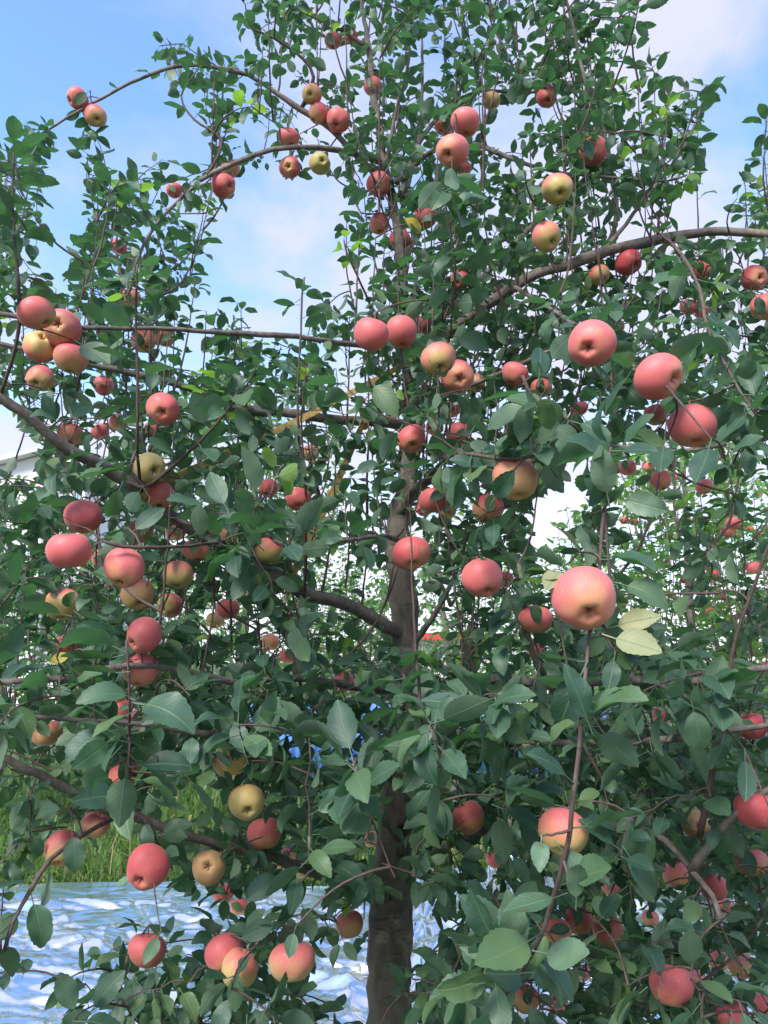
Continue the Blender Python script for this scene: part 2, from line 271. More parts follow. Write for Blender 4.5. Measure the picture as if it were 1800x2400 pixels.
# each: base radius, tip radius, points
BRANCHES = [
 (.012, .0035, [(890, 400, 2.42), (853, 384, 2.40), (777, 304, 2.36), (705, 257, 2.33), (600, 186, 2.3), (565, 171, 2.28), (456, 152, 2.25), (380, 165, 2.22), (304, 196, 2.2), (236, 232, 2.2), (169, 268, 2.18), (93, 316, 2.16)]),
 (.012, .003, [(900, 385, 2.42), (866, 369, 2.38), (790, 352, 2.3), (740, 346, 2.25), (662, 347, 2.2), (591, 365, 2.15), (485, 413, 2.1), (435, 456, 2.08), (370, 520, 2.02), (325, 600, 1.98), (300, 690, 1.95)]),
 (.011, .004, [(945, 800, 2.40), (890, 810, 2.25), (811, 805, 2.05), (696, 790, 1.9), (506, 778, 1.78), (359, 769, 1.72), (190, 767, 1.68), (60, 745, 1.66), (-60, 725, 1.64)]),
 (.019, .006, [(962, 1000, 2.41), (912, 989, 2.37), (790, 985, 2.32), (705, 972, 2.28), (646, 966, 2.26), (557, 957, 2.2), (489, 928, 2.15), (414, 900, 2.1), (304, 873, 2.05), (207, 852, 2.0), (45, 815, 1.95), (-60, 790, 1.9)]),
 (.022, .011, [(945, 1490, 2.36), (895, 1463, 2.26), (853, 1437, 2.2), (802, 1412, 2.14), (727, 1395, 2.08), (676, 1366, 2.02), (591, 1324, 1.95), (506, 1277, 1.88), (400, 1210, 1.8), (330, 1150, 1.74), (270, 1111, 1.70), (219, 1082, 1.66), (160, 1052, 1.62), (105, 1010, 1.58), (55, 968, 1.55), (0, 930, 1.52), (-90, 870, 1.48)]),
 (.021, .012, [(960, 850, 2.42), (1060, 770, 2.38), (1140, 715, 2.34), (1205, 672, 2.3), (1256, 643, 2.27), (1332, 622, 2.24), (1395, 597, 2.22), (1480, 574, 2.2), (1585, 553, 2.18), (1682, 542, 2.16), (1800, 549, 2.15), (1900, 565, 2.15)]),
 (.011, .004, [(935, 470, 2.42), (985, 330, 2.44), (1060, 245, 2.46), (1119, 215, 2.46), (1190, 215, 2.46), (1240, 218, 2.46), (1290, 200, 2.46)]),
 (.011, .003, [(925, 430, 2.42), (1020, 350, 2.36), (1108, 337, 2.3), (1176, 363, 2.25), (1239, 386, 2.22), (1319, 405, 2.2), (1459, 418, 2.16), (1564, 424, 2.14), (1610, 410, 2.13)]),
 (.012, .004, [(955, 830, 2.42), (1060, 720, 2.38), (1130, 650, 2.34), (1201, 578, 2.3), (1269, 510, 2.28), (1353, 435, 2.25), (1391, 388, 2.22), (1404, 350, 2.2), (1395, 274, 2.15), (1370, 186, 2.1), (1349, 93, 2.08), (1328, 0, 2.05), (1315, -70, 2.05)]),
 (.009, .003, [(1395, 600, 2.22), (1430, 562, 2.24), (1444, 510, 2.25), (1442, 450, 2.26), (1432, 392, 2.28), (1415, 300, 2.3), (1400, 200, 2.32)]),
 (.008, .003, [(1400, 600, 2.22), (1450, 548, 2.2), (1485, 500, 2.2), (1540, 430, 2.2), (1600, 350, 2.2), (1640, 262, 2.2), (1655, 200, 2.2)]),
 (.009, .003, [(1000, 950, 2.40), (1110, 900, 2.2), (1222, 852, 2.05), (1269, 828, 2.0), (1324, 816, 1.95), (1400, 822, 1.85), (1470, 850, 1.75)]),
 (.008, .003, [(1205, 672, 2.30), (1300, 730, 1.8), (1395, 795, 1.45), (1450, 835, 1.35), (1488, 858, 1.3), (1530, 875, 1.26)]),
 (.006, .0025, [(1560, 558, 2.18), (1600, 600, 1.8), (1640, 677, 1.5), (1657, 761, 1.42), (1699, 854, 1.36), (1737, 921, 1.3), (1775, 975, 1.28)]),
 (.005, .0018, [(958, 870, 2.40), (1010, 850, 1.95), (1050, 800, 1.6), (1058, 752, 1.5), (1068, 634, 1.45), (1060, 570, 1.42), (1039, 450, 1.38)]),
 (.008, .003, [(940, 1270, 2.34), (920, 1262, 2.1), (895, 1256, 1.8), (790, 1269, 1.5), (676, 1279, 1.38), (640, 1265, 1.35)]),
 (.006, .0025, [(400, 1210, 1.80), (520, 1262, 1.62), (470, 1276, 1.5), (380, 1282, 1.42), (290, 1281, 1.38), (240, 1268, 1.36)]),
 (.0042, .0025, [(915, 2700, 2.33), (1000, 2560, 1.9), (1120, 2420, 1.4), (1248, 2232, 1.06), (1277, 2164, 1.03), (1311, 2059, 1.0), (1330, 1974, .99), (1340, 1903, .98), (1362, 1703, .98), (1370, 1606, 1.0), (1380, 1500, 1.03), (1402, 1380, 1.07), (1412, 1240, 1.08), (1425, 1150, 1.08), (1432, 1050, 1.08)]),
 (.006, .0025, [(1640, 1960, 1.5), (1690, 1700, 1.4), (1725, 1497, 1.35), (1767, 1374, 1.32), (1800, 1281, 1.3), (1830, 1180, 1.3)]),
 (.016, .007, [(915, 2120, 2.33), (780, 2060, 2.2), (640, 2010, 2.05), (540, 1987, 1.95), (422, 1957, 1.85), (350, 1924, 1.8), (270, 1903, 1.74), (180, 1860, 1.7), (60, 1800, 1.64), (-50, 1750, 1.6)]),
 (.005, .0035, [(300, 1910, 1.76), (230, 1935, 1.66), (118, 2015, 1.56), (70, 2090, 1.52), (30, 2165, 1.5), (10, 2230, 1.48)]),
 (.012, .005, [(920, 2050, 2.34), (1100, 1960, 2.1), (1300, 1930, 1.9), (1480, 1940, 1.7), (1560, 1970, 1.6), (1620, 2040, 1.55), (1670, 2100, 1.5), (1690, 2155, 1.48)]),
 (.0045, .0018, [(330, 1155, 1.74), (322, 1056, 1.55), (323, 930, 1.5), (321, 850, 1.48), (318, 778, 1.48), (320, 690, 1.46), (322, 620, 1.45)]),
 (.005, .002, [(300, 1130, 1.72), (350, 1136, 1.66), (464, 1039, 1.55), (549, 942, 1.48), (600, 870, 1.45)]),
 (.016, .006, [(935, 1215, 2.36), (959, 1163, 2.30), (988, 1134, 2.22), (1060, 1105, 2.1), (1180, 1090, 1.95), (1300, 1070, 1.85), (1450, 1050, 1.8), (1580, 1060, 1.78), (1700, 1040, 1.76)]),
 (.012, .004, [(960, 1540, 2.36), (975, 1500, 2.32), (1013, 1450, 2.25), (1047, 1387, 2.2), (1068, 1345, 2.16), (1085, 1290, 2.14), (1110, 1200, 2.1)]),
 (.007, .003, [(988, 1134, 2.22), (1040, 1080, 1.7), (1077, 1063, 1.42), (1161, 1073, 1.34), (1227, 1073, 1.3), (1280, 1060, 1.28)]),
 (.007, .003, [(1450, 1050, 1.80), (1420, 1045, 1.5), (1374, 1027, 1.32), (1328, 985, 1.27), (1269, 955, 1.25), (1243, 926, 1.24), (1225, 880, 1.24)]),
 (.018, .006, [(955, 1610, 2.34), (1050, 1600, 2.15), (1180, 1590, 1.95), (1260, 1600, 1.85), (1310, 1610, 1.8), (1450, 1590, 1.65), (1600, 1600, 1.55), (1760, 1570, 1.5), (1860, 1560, 1.5)]),
 (.010, .004, [(1310, 1612, 1.80), (1285, 1580, 1.78), (1255, 1545, 1.76), (1235, 1480, 1.74), (1230, 1400, 1.72), (1215, 1320, 1.7)]),
 (.013, .005, [(945, 1620, 2.32), (840, 1610, 2.1), (700, 1590, 1.9), (560, 1600, 1.75), (420, 1570, 1.65), (300, 1560, 1.56), (150, 1590, 1.5), (0, 1600, 1.46)]),
 (.005, .0018, [(305, 1900, 1.75), (303, 1840, 1.4), (304, 1703, 1.2), (302, 1577, 1.16), (296, 1500, 1.15)]),
 (.008, .003, [(915, 2150, 2.33), (850, 2060, 2.0), (800, 2030, 1.7), (745, 2020, 1.5), (727, 2008, 1.44), (725, 1960, 1.42)]),
 (.008, .003, [(925, 1960, 2.33), (880, 1900, 1.8), (862, 1860, 1.4), (850, 1850, 1.3), (830, 1790, 1.26)]),
 (.009, .003, [(940, 2000, 2.34), (1000, 1900, 1.8), (1025, 1820, 1.35), (1030, 1770, 1.25), (1010, 1700, 1.22)]),
 (.008, .003, [(915, 2330, 2.33), (1000, 2330, 1.8), (1110, 2300, 1.35), (1165, 2270, 1.2), (1190, 2220, 1.16)]),
 (.010, .003, [(912, 2420, 2.33), (800, 2440, 2.2), (640, 2440, 2.1), (480, 2420, 2.0), (330, 2390, 1.92), (283, 2320, 1.88), (300, 2240, 1.86)]),
 (.011, .003, [(912, 2460, 2.33), (1050, 2480, 2.3), (1250, 2450, 2.2), (1450, 2400, 2.1), (1600, 2330, 2.0), (1720, 2240, 1.9), (1790, 2150, 1.85)]),
 (.005, .0018, [(712, 1420, 2.06), (716, 1300, 1.95), (714, 1107, 1.85), (701, 1035, 1.82), (697, 930, 1.8), (701, 854, 1.78), (705, 780, 1.78), (708, 690, 1.78), (714, 650, 1.78)]),
 (.006, .002, [(905, 795, 2.28), (878, 736, 2.2), (836, 643, 2.12), (812, 590, 2.1), (806, 562, 2.1)]),
 (.0045, .002, [(0, 930, 1.52), (40, 800, 1.45), (45, 690, 1.42), (38, 600, 1.4), (30, 480, 1.4), (32, 350, 1.4)]),
 (.010, .003, [(932, 540, 2.42), (960, 420, 2.5), (985, 300, 2.55), (990, 150, 2.6), (985, 30, 2.62), (980, -60, 2.64)]),
 (.010, .003, [(940, 620, 2.42), (1000, 480, 2.55), (1060, 300, 2.62), (1085, 150, 2.66), (1080, 20, 2.68), (1070, -60, 2.7)]),
 (.008, .003, [(903, 400, 2.42), (930, 250, 2.35), (960, 120, 2.3), (930, 20, 2.28), (920, -50, 2.26)]),
 (.008, .002, [(705, 257, 2.33), (735, 180, 2.3), (690, 120, 2.28), (620, 80, 2.25), (585, 60, 2.24), (575, 10, 2.24)]),
 (.007, .002, [(862, 110, 2.46), (790, 68, 2.46), (735, 68, 2.46), (705, 45, 2.46), (690, -10, 2.46)]),
 (.006, .002, [(485, 413, 2.10), (520, 330, 2.12), (455, 280, 2.14), (425, 225, 2.15), (465, 160, 2.2)]),
 (.006, .002, [(1230, 216, 2.46), (1190, 130, 2.44), (1150, 50, 2.42), (1130, -20, 2.4)]),
 (.012, .004, [(948, 1640, 2.34), (900, 1690, 2.2), (760, 1720, 2.0), (620, 1700, 1.85), (480, 1720, 1.7), (360, 1700, 1.62), (220, 1690, 1.55), (80, 1680, 1.5)]),
 (.013, .005, [(945, 1720, 2.34), (1080, 1740, 2.1), (1240, 1740, 1.85), (1420, 1740, 1.65), (1600, 1730, 1.5), (1780, 1700, 1.45), (1880, 1690, 1.42)]),
 (.0035, .0016, [(1830, 552, 2.15), (1800, 490, 2.1), (1790, 420, 2.06), (1792, 350, 2.05), (1798, 270, 2.05)]),
 (.005, .002, [(1540, 560, 2.18), (1548, 490, 2.16), (1560, 420, 2.16), (1552, 330, 2.16), (1545, 250, 2.16)]),
 (.010, .004, [(1620, 2040, 1.55), (1680, 1960, 1.5), (1730, 1900, 1.46), (1800, 1850, 1.44), (1860, 1820, 1.42)]),
]
# density of the near tree's foliage, one digit per 100 x 100 pixels
DENS = ["000001689968674200", "000466568978787510", "012267767987668743", "528846758987887744", "518851416899877644", "529960015999876665",
        "637940224999998887", "767852126999999999", "778866788999999999", "688876788999999899", "688987887788854444", "789998888788443333",
        "889998888778742333", "889998766667654333", "788888866556554333", "788877887666677777", "888988889988999999", "888998889999999999",
        "777887788888999999", "322234576678999999", "311224565568999999", "311455554357998888", "322466653678888888", "222577753667888888"]
# rosettes of large leaves close to the camera: pixel, distance, leaves, leaf length
ROSETTES = [(302, 1560, 1.15, 8, .092), (304, 1700, 1.17, 8, .10), (303, 1800, 1.2, 8, .10), (850, 1850, 1.3, 7, .095), (835, 1780, 1.26, 5, .10), (1030, 1800, 1.24, 6, .10), (1010, 1700, 1.2, 6, .10), (727, 2006, 1.44, 9, .09),
            (1165, 2270, 1.18, 8, .095), (1190, 2220, 1.16, 6, .10), (283, 2310, 1.88, 8, .095), (690, 1240, 1.36, 6, .085), (740, 1210, 1.4, 6, .085), (1085, 1062, 1.38, 8, .09), (1160, 1070, 1.32, 7, .09),
            (1039, 455, 1.38, 8, .098), (1055, 560, 1.42, 7, .095), (1062, 660, 1.45, 6, .09), (1240, 925, 1.24, 7, .098), (1300, 975, 1.25, 6, .095), (1432, 1060, 1.06, 8, .085), (1412, 1200, 1.08, 5, .07), (1365, 1640, 1.0, 6, .09), (1340, 1900, .98, 5, .085),
            (1311, 2060, 1.0, 5, .085), (1250, 2230, 1.05, 6, .085), (1640, 680, 1.5, 6, .095), (1660, 770, 1.42, 6, .09), (1700, 860, 1.36, 6, .09), (1760, 960, 1.28, 8, .10), (1560, 1590, 1.5, 7, .09), (1480, 1640, 1.3, 8, .10), (1620, 1640, 1.25, 8, .10), (1720, 1620, 1.3, 8, .10),
            (1200, 1640, 1.3, 8, .10), (1120, 1660, 1.25, 8, .10), (30, 420, 1.4, 6, .085), (35, 520, 1.4, 5, .08), (40, 650, 1.42, 6, .085), (320, 640, 1.45, 7, .08), (320, 720, 1.46, 6, .08), (600, 880, 1.45, 6, .085), (550, 945, 1.48, 5, .085), (250, 1275, 1.36, 6, .085), (370, 1283, 1.42, 5, .085),
            (620, 1560, 1.6, 8, .095), (760, 1560, 1.7, 8, .095), (880, 1560, 1.8, 7, .09), (560, 1700, 1.4, 7, .095), (680, 1720, 1.4, 7, .095), (920, 1640, 1.5, 8, .095), (350, 1165, 1.5, 7, .085), (430, 1200, 1.55, 7, .085), (500, 1255, 1.6, 7, .085), (560, 1295, 1.62, 7, .085), (620, 1325, 1.7, 6, .085), (1475, 850, 1.32, 6, .085), (1400, 798, 1.44, 6, .085)]

# single leaves that stand out: base pixel and distance, tip pixel and distance, how much the blade faces the viewer, kind
SINGLE_LEAVES = [((1357, 1294, 1.05), (1307, 1222, 1.02), .3, 1), ((1318, 1330, 1.06), (1288, 1368, 1.0), .8, 4), ((1440, 1366, 1.05), (1568, 1395, 1.0), .6, 0), ((1408, 1315, 1.06), (1526, 1294, 1.0), .2, 0),
 ((1420, 1474, 1.02), (1540, 1442, .98), .8, 4), ((1412, 1488, 1.0), (1547, 1526, .95), .7, 4), ((1442, 1530, 1.0), (1428, 1610, .97), .9, 0), ((1378, 1550, .99), (1305, 1692, .96), .9, 0), ((1428, 1185, 1.05), (1405, 1060, 1.0), .9, 1), ((1440, 1165, 1.05), (1548, 1192, 1.0), .9, 1),
 ((1150, 1185, 1.24), (1200, 1105, 1.18), .9, 0), ((1012, 768, 1.55), (1036, 856, 1.5), .8, 1), ((175, 800, 1.52), (248, 836, 1.48), .7, 0), ((168, 1940, 1.55), (176, 2032, 1.5), .9, 0), ((378, 2180, 1.5), (344, 2256, 1.46), .9, 0), ((694, 2170, 1.22), (674, 2242, 1.2), .9, 0),
 ((886, 842, 1.6), (880, 752, 1.58), .8, 0), ((866, 886, 1.8), (924, 962, 1.75), .7, 0), ((1034, 925, 1.8), (1024, 998, 1.75), .7, 0), ((1668, 1030, 1.15), (1642, 1120, 1.1), .5, 0), ((1560, 1030, 1.3), (1543, 1100, 1.25), .7, 0), ((175, 1528, 1.6), (118, 1552, 1.58), .6, 3), ((990, 560, 1.9), (962, 508, 1.85), .6, 3),
 ((1700, 1080, 1.2), (1770, 1010, 1.15), .4, 0), ((1270, 1960, .97), (1262, 2020, .93), .9, 1), ((1330, 2060, .98), (1440, 2035, .92), .7, 0), ((1250, 2230, 1.04), (1380, 2250, .98), .8, 1), ((1215, 2240, 1.05), (1190, 2120, 1.0), .9, 1), ((325, 1640, 1.14), (200, 1600, 1.08), .5, 0), ((310, 1650, 1.14), (440, 1660, 1.08), .6, 0)]

# apples: px, py, radius px, blush reach, ground colour (0 green, 1 orange), depth of red, place of the eye on the disc or None, how free of leaves, label
C = None
APPLES = [
 (182, 232, 27, .85, .4, .4, (-.7, .5), .6, 'upper red apple of the pair on the arching branch against blue sky'),
 (224, 272, 25, .55, .7, .5, C, .7, 'lower shaded apple of the pair on the arching branch against blue sky'),
 (525, 435, 29, .8, .2, .5, (.75, .35), 1, 'red and yellow apple at the elbow of the second high branch'),
 (540, 396, 22, .6, .6, .5, C, .5, 'shaded apple half hidden above the apple at the branch elbow'),
 (409, 447, 19, .9, .4, .3, C, .6, 'small red apple half behind leaves below the sky gap, near the branch elbow'),
 (278, 578, 20, .9, .4, .3, C, .5, 'red sliver of apple among leaves of the upright shoot at upper left'),
 (677, 323, 24, .8, .4, .3, C, 1, 'pink apple just above the second high branch, topmost of three in the gap'),
 (679, 392, 25, .75, .1, .5, (0, .25), 1, 'red-topped apple showing its eye, lower of the hanging pair in the gap'),
 (750, 383, 25, .35, .0, .4, (.35, .1), 1, 'greenish apple showing its eye, beside the branch fork in the gap'),
 (731, 221, 23, .55, .4, .6, (-.1, .45), 1, 'dull red apple topmost of the three on the arching branch'),
 (746, 266, 23, .6, .8, .5, C, .7, 'middle apple of the three on the arching branch, partly behind the limb'),
 (792, 283, 28, .85, .5, .2, C, 1, 'large pink apple lowest of the three on the arching branch'),
 (781, 95, 21, .8, .4, .5, C, .6, 'high red apple hanging under the topmost bare twig'),
 (822, 86, 17, .85, .4, .5, C, .4, 'red apple peeking out beside the leader at the very top'),
 (874, 203, 22, .75, .4, .4, C, .5, 'red apple behind the leader, half covered by leaves high up'),
 (1091, 287, 34, .85, .5, .05, C, 1, 'upper large pink apple of the touching pair high in the crown'),
 (1060, 354, 38, .75, .2, .1, (-.35, .65), 1, 'lower large pink apple of the touching pair high in the crown'),
 (1039, 295, 22, .8, .5, .3, C, .5, 'red apple tucked in leaves behind the large pink pair'),
 (1085, 394, 21, .8, .5, .2, C, .4, 'apple mostly hidden beneath the large pink pair'),
 (887, 432, 29, .85, .3, .4, (-.1, .6), 1, 'round red apple against the leader below the fork'),
 (889, 525, 24, .75, .3, .4, C, .7, 'small pink apple with a leaf across it, below the round red one'),
 (937, 562, 25, .95, .4, .4, C, .6, 'bright red apple tucked under a leaf at the end of the sky gap'),
 (997, 508, 27, .8, .3, .3, C, .5, 'apple behind a yellow leaf near the foreground shoot'),
 (1151, 236, 22, .25, .3, .2, C, .9, 'yellow apple hanging under the high bent branch'),
 (1281, 229, 23, .85, .3, .6, (0, .7), 1, 'dark pink apple at the tip of the high bent branch'),
 (1391, 354, 33, .8, .4, .3, (-.5, .2), .5, 'pink apple behind crossing twigs in the upper right crown'),
 (1306, 443, 36, .45, .1, .2, (.1, .7), 1, 'large pale pink and yellow apple hanging below the thin level twig'),
 (1281, 555, 35, .5, .3, .2, (.4, .6), 1, 'large peach apple under the pale pink and yellow one'),
 (86, 734, 41, .7, .0, .15, (.7, .95), 1, 'upper apple of the bunch of four at the edge, pink over green'),
 (146, 769, 44, .8, .3, .2, (.05, .05), 1, 'front apple of the bunch of four, its eye facing out'),
 (93, 812, 38, .3, .1, .3, (.6, -.6), .9, 'shaded greenish apple of the bunch of four'),
 (167, 841, 40, .5, .6, .3, C, .9, 'lowest apple of the bunch of four, beside a dark leaf'),
 (95, 887, 31, .6, .3, .4, (0, .6), .7, 'apple hanging alone under the bunch of four'),
 (243, 904, 24, .95, .4, .2, C, .6, 'bright red apple half covered by leaves under the grey limb'),
 (382, 959, 39, .85, .3, .35, (.1, .45), 1, 'large red apple showing its eye, over the white sky patch'),
 (165, 1018, 29, .65, .9, .3, C, .9, 'orange apple resting on top of the thick limb'),
 (234, 1012, 20, .95, .4, .2, C, .7, 'small bright red apple just above the thick limb'),
 (278, 990, 22, .6, .5, .2, C, .5, 'pale pink apple between leaves above the thick limb'),
 (356, 1008, 20, .9, .4, .2, C, .5, 'red apple peeking out beneath the large red one with the eye'),
 (350, 1098, 38, .35, .3, .3, (.7, .2), .8, 'yellow and orange apple with a dark leaf across, beside the thick limb'),
 (337, 799, 29, .55, .8, .4, C, .6, 'brownish orange apple under the long level twig'),
 (388, 790, 24, .55, .8, .4, C, .4, 'second brownish apple under the long level twig, mostly leaf-covered'),
 (308, 698, 22, .5, .5, .4, C, .4, 'shaded apple inside the upright shoot above the long level twig'),
 (373, 1160, 36, .75, .6, .2, C, .8, 'orange-red apple below the yellow one beside the thick limb'),
 (630, 1144, 23, .85, .4, .3, (-.2, .7), 1, 'small round red apple alone in the middle of the crown'),
 (699, 1170, 30, .85, .4, .4, C, .8, 'red apple next to a large pale leaf in mid crown'),
 (870, 784, 42, .95, .4, .25, C, .9, 'red apple with a leaf across it, at the end of the level twig'),
 (940, 778, 38, .95, .4, .25, C, .8, 'bright red apple under a leaf, second at the end of the level twig'),
 (992, 763, 24, .9, .4, .2, C, .4, 'red apple mostly behind a grey leaf, third at the level twig'),
 (1028, 841, 41, .6, .1, .0, C, .8, 'pale pink apple with a grey leaf hanging over its top'),
 (1072, 883, 40, .75, .3, .25, (.15, .35), 1, 'red and yellow apple showing its eye beside the pale pink one'),
 (1115, 898, 23, .4, .8, .2, C, .7, 'small peach apple behind the red and yellow one with an eye'),
 (1207, 877, 31, .85, .5, .1, C, .7, 'pink apple half sunk in leaves at the bent twig'),
 (965, 1029, 34, .8, .1, .5, (.2, .6), 1, 'red over green apple hanging in front of the upper trunk'),
 (929, 953, 22, .5, .8, .4, C, .4, 'brownish apple in shade above the grey limb, by the trunk'),
 (1058, 960, 21, .6, .6, .4, C, .5, 'shaded apple between dark leaves to the side of the trunk'),
 (1077, 1016, 28, .85, .5, .15, C, .6, 'pink apple half covered above the forward twig'),
 (1015, 1003, 18, .9, .4, .3, C, .5, 'small red apple right behind the trunk top leaves'),
 (1207, 1122, 53, .45, 1., .3, (.1, .9), .9, 'very large brownish orange apple hanging from the forward twig'),
 (727, 1063, 21, .5, .9, .3, C, .5, 'orange apple in shade beside the yellow strap'),
 (1077, 655, 23, .7, .6, .4, C, .5, 'red apple behind big leaves of the foreground shoot'),
 (1170, 681, 18, .7, .6, .3, C, .4, 'small orange apple peeking out below the thick bare limb'),
 (1473, 615, 31, .95, .3, .8, (.3, .6), 1, 'dark crimson apple hanging just under the bare limb'),
 (1404, 645, 25, .4, .6, .3, C, .8, 'yellow-orange apple under the bare limb behind a twig fork'),
 (1767, 651, 30, .8, .3, .35, (.25, .2), 1, 'red apple with its eye facing out, under the limb by the frame edge'),
 (1644, 636, 25, .85, .4, .4, C, .5, 'dark pink apple behind a large leaf under the limb'),
 (1792, 719, 32, .7, .5, .4, C, .6, 'apple cut by the frame edge below the one with the eye'),
 (1613, 719, 20, .9, .4, .2, C, .6, 'small red apple of a pair behind the foreground stem'),
 (1646, 728, 17, .9, .4, .2, C, .5, 'smaller red apple of a pair behind the foreground stem'),
 (1387, 805, 55, .9, .3, .1, (-.4, .4), .8, 'very large pink apple with leaves across it and a deep eye'),
 (1543, 883, 56, .85, .3, .15, (.55, .35), 1, 'very large pink apple with a knobbly eye, free of leaves'),
 (1623, 999, 54, .9, .6, .2, C, .9, 'large pink-red apple below the knobbly one, pale underneath'),
 (1537, 972, 27, .4, .8, .4, C, .8, 'small orange-brown apple between the two large pink ones'),
 (1357, 957, 21, .9, .4, .3, C, .6, 'red apple in leaf shade below the very large pink ones'),
 (1446, 765, 18, .9, .4, .2, C, .5, 'red apple behind the very large pink apple with the deep eye'),
 (1269, 909, 25, .6, .6, .3, C, .4, 'shaded apple behind the pale leaves of the forward twig'),
 (1549, 1126, 25, .75, .6, .3, C, 1, 'round orange-red apple hanging alone before the white gaps'),
 (1651, 1141, 20, .7, .5, .2, C, .9, 'small pink apple hanging beside the round orange-red one'),
 (1471, 1096, 20, .8, .5, .2, C, .5, 'pink apple behind the big pale leaf of the tall shoot'),
 (195, 1212, 43, .95, .5, .35, C, 1, 'deep red apple above the wide red one'),
 (161, 1290, 50, .95, .3, .3, C, 1, 'wide red apple, largest of the red ones under the thick limb'),
 (291, 1330, 46, .75, .6, .15, (-.1, .8), 1, 'large pink-orange apple next to the wide red one'),
 (323, 1395, 38, .5, .6, .2, (.4, .6), 1, 'orange and yellow apple hanging under the pink-orange one'),
 (399, 1419, 30, .5, .3, .4, (-.55, .3), .9, 'smaller dull apple beside the orange and yellow one'),
 (418, 1347, 36, .35, .4, .2, C, .7, 'yellow apple half behind a grey leaf, beside the pink-orange one'),
 (534, 1427, 27, .85, .4, .15, C, .9, 'bright pink-red apple beside a dark leaf under the sloping limb'),
 (504, 1454, 22, .1, .2, .2, C, .8, 'yellow-green apple touching the bright pink-red one'),
 (338, 1488, 42, .9, .2, .3, (-.6, .35), .9, 'glowing red apple above the orange-red one on the upright shoot'),
 (329, 1570, 42, .75, .8, .2, C, .8, 'orange-red apple above the large leaves of the upright shoot'),
 (154, 1513, 26, .85, .4, .6, C, .8, 'dull crimson apple above a yellow leaf'),
 (633, 1505, 21, .3, 1., .2, C, 1, 'small orange apple before a bright gap, under the sloping limb'),
 (148, 1416, 42, .25, .1, .3, C, .4, 'shaded green apple mostly hidden behind dull leaves'),
 (287, 1659, 23, .9, .4, .2, C, .6, 'red apple of the low cluster in the upright shoot'),
 (321, 1686, 24, .95, .5, .2, C, .6, 'orange-red apple lowest in the cluster in the upright shoot'),
 (272, 1636, 22, .3, .6, .4, C, .4, 'brownish apple at the back of the low cluster'),
 (110, 1718, 36, .3, .7, .2, C, .6, 'pale peach apple among leaves low at the edge'),
 (534, 1250, 30, .5, .3, .4, C, .4, 'apple under the level leaf twig, red above and yellow below'),
 (629, 1290, 33, .4, .1, .3, C, .7, 'green apple with a red cap, in front of the sloping limb'),
 (462, 1290, 32, .6, .7, .3, C, .4, 'orange-red apple mostly behind a hanging leaf'),
 (413, 1246, 24, .5, .9, .2, C, .6, 'orange apple piece above the leafy level twig'),
 (329, 1245, 29, .5, .6, .3, C, .4, 'apple behind leaves between the red and the orange apples'),
 (238, 1310, 22, .7, .5, .3, C, .3, 'apple peeking between the wide red and the pink-orange apple'),
 (964, 1298, 45, .8, .6, .5, (.15, .75), 1, 'red and greyish apple hanging right in front of the trunk'),
 (1131, 1355, 49, .9, .4, .1, (.2, .75), 1, 'large pink-red apple free in the gap beside the trunk'),
 (1182, 1358, 22, .8, .5, .2, C, .5, 'apple edge behind the large pink-red one beside the trunk'),
 (1018, 1172, 36, .9, .4, .2, C, .5, 'red apple in dark leaves beside the trunk fork'),
 (992, 1192, 20, .9, .5, .2, C, .5, 'small red apple touching the one in dark leaves at the fork'),
 (1144, 1193, 36, .6, .8, .5, C, .5, 'dark brownish apple under the very large brownish orange one'),
 (712, 1260, 18, .7, .6, .3, C, .5, 'tiny red apple above the forward leafy twig in mid crown'),
 (1258, 1526, 22, .85, .4, .1, C, .8, 'pink apple low beside the forked grey twig'),
 (807, 1596, 25, .7, .7, .5, C, .5, 'brownish red apple in deep shade near the lower trunk'),
 (676, 1537, 22, .7, .6, .6, C, .4, 'dull red apple in deep shade left of the lower trunk'),
 (1047, 1195, 24, .2, .3, .3, C, .4, 'yellow-green apple behind the one in dark leaves at the fork'),
 (1369, 1403, 76, .8, .6, .05, (-.03, .5), 1, 'largest apple of all, pink above and cream below, close to the viewer'),
 (1256, 1452, 39, .6, .9, .2, C, .5, 'orange apple behind a leaf, next to the largest apple'),
 (1547, 1680, 22, .6, .5, .6, C, .4, 'dull apple in shade deep among the low leaves'),
 (1762, 1702, 34, .9, .3, .8, C, .6, 'dark crimson shaded apple with a black leaf shadow by the frame edge'),
 (224, 1934, 33, .4, .9, .2, C, 1, 'peach apple hanging in front of the grass'),
 (146, 1987, 40, .6, .4, .3, (.1, .7), .7, 'pinkish apple with a long leaf across, before the grass'),
 (346, 2033, 50, .9, .6, .5, (-.15, .3), 1, 'big red apple with a hole-like eye above the silver film'),
 (489, 2033, 39, .4, .9, .3, (.1, -.4), .8, 'orange-brown apple beside the big red one with the eye'),
 (620, 1953, 40, .7, .9, .3, C, .7, 'deep orange apple under the greenish one, low on the tree'),
 (578, 1881, 43, .15, .1, .1, (.15, .3), .8, 'yellow-green apple with an eye, above the deep orange one'),
 (291, 1818, 36, .5, .7, .1, C, .6, 'peach apple under the rosette of large leaves'),
 (540, 1784, 41, .2, .3, .2, C, .4, 'yellowish apple half hidden in front of the blue fence'),
 (344, 2227, 43, .7, .1, .2, C, .7, 'red and yellow apple with a leaf on it, before the silver film'),
 (525, 2234, 46, .75, .6, .3, C, .8, 'tall red-orange apple before the silver film'),
 (561, 2270, 44, .05, .2, .1, C, .5, 'yellow apple behind the tall red-orange one'),
 (684, 2253, 53, .45, .5, .15, C, .9, 'large yellow and orange apple before the film, near the trunk'),
 (523, 2094, 24, .7, .7, .5, C, .4, 'shaded red apple at the far edge of the film'),
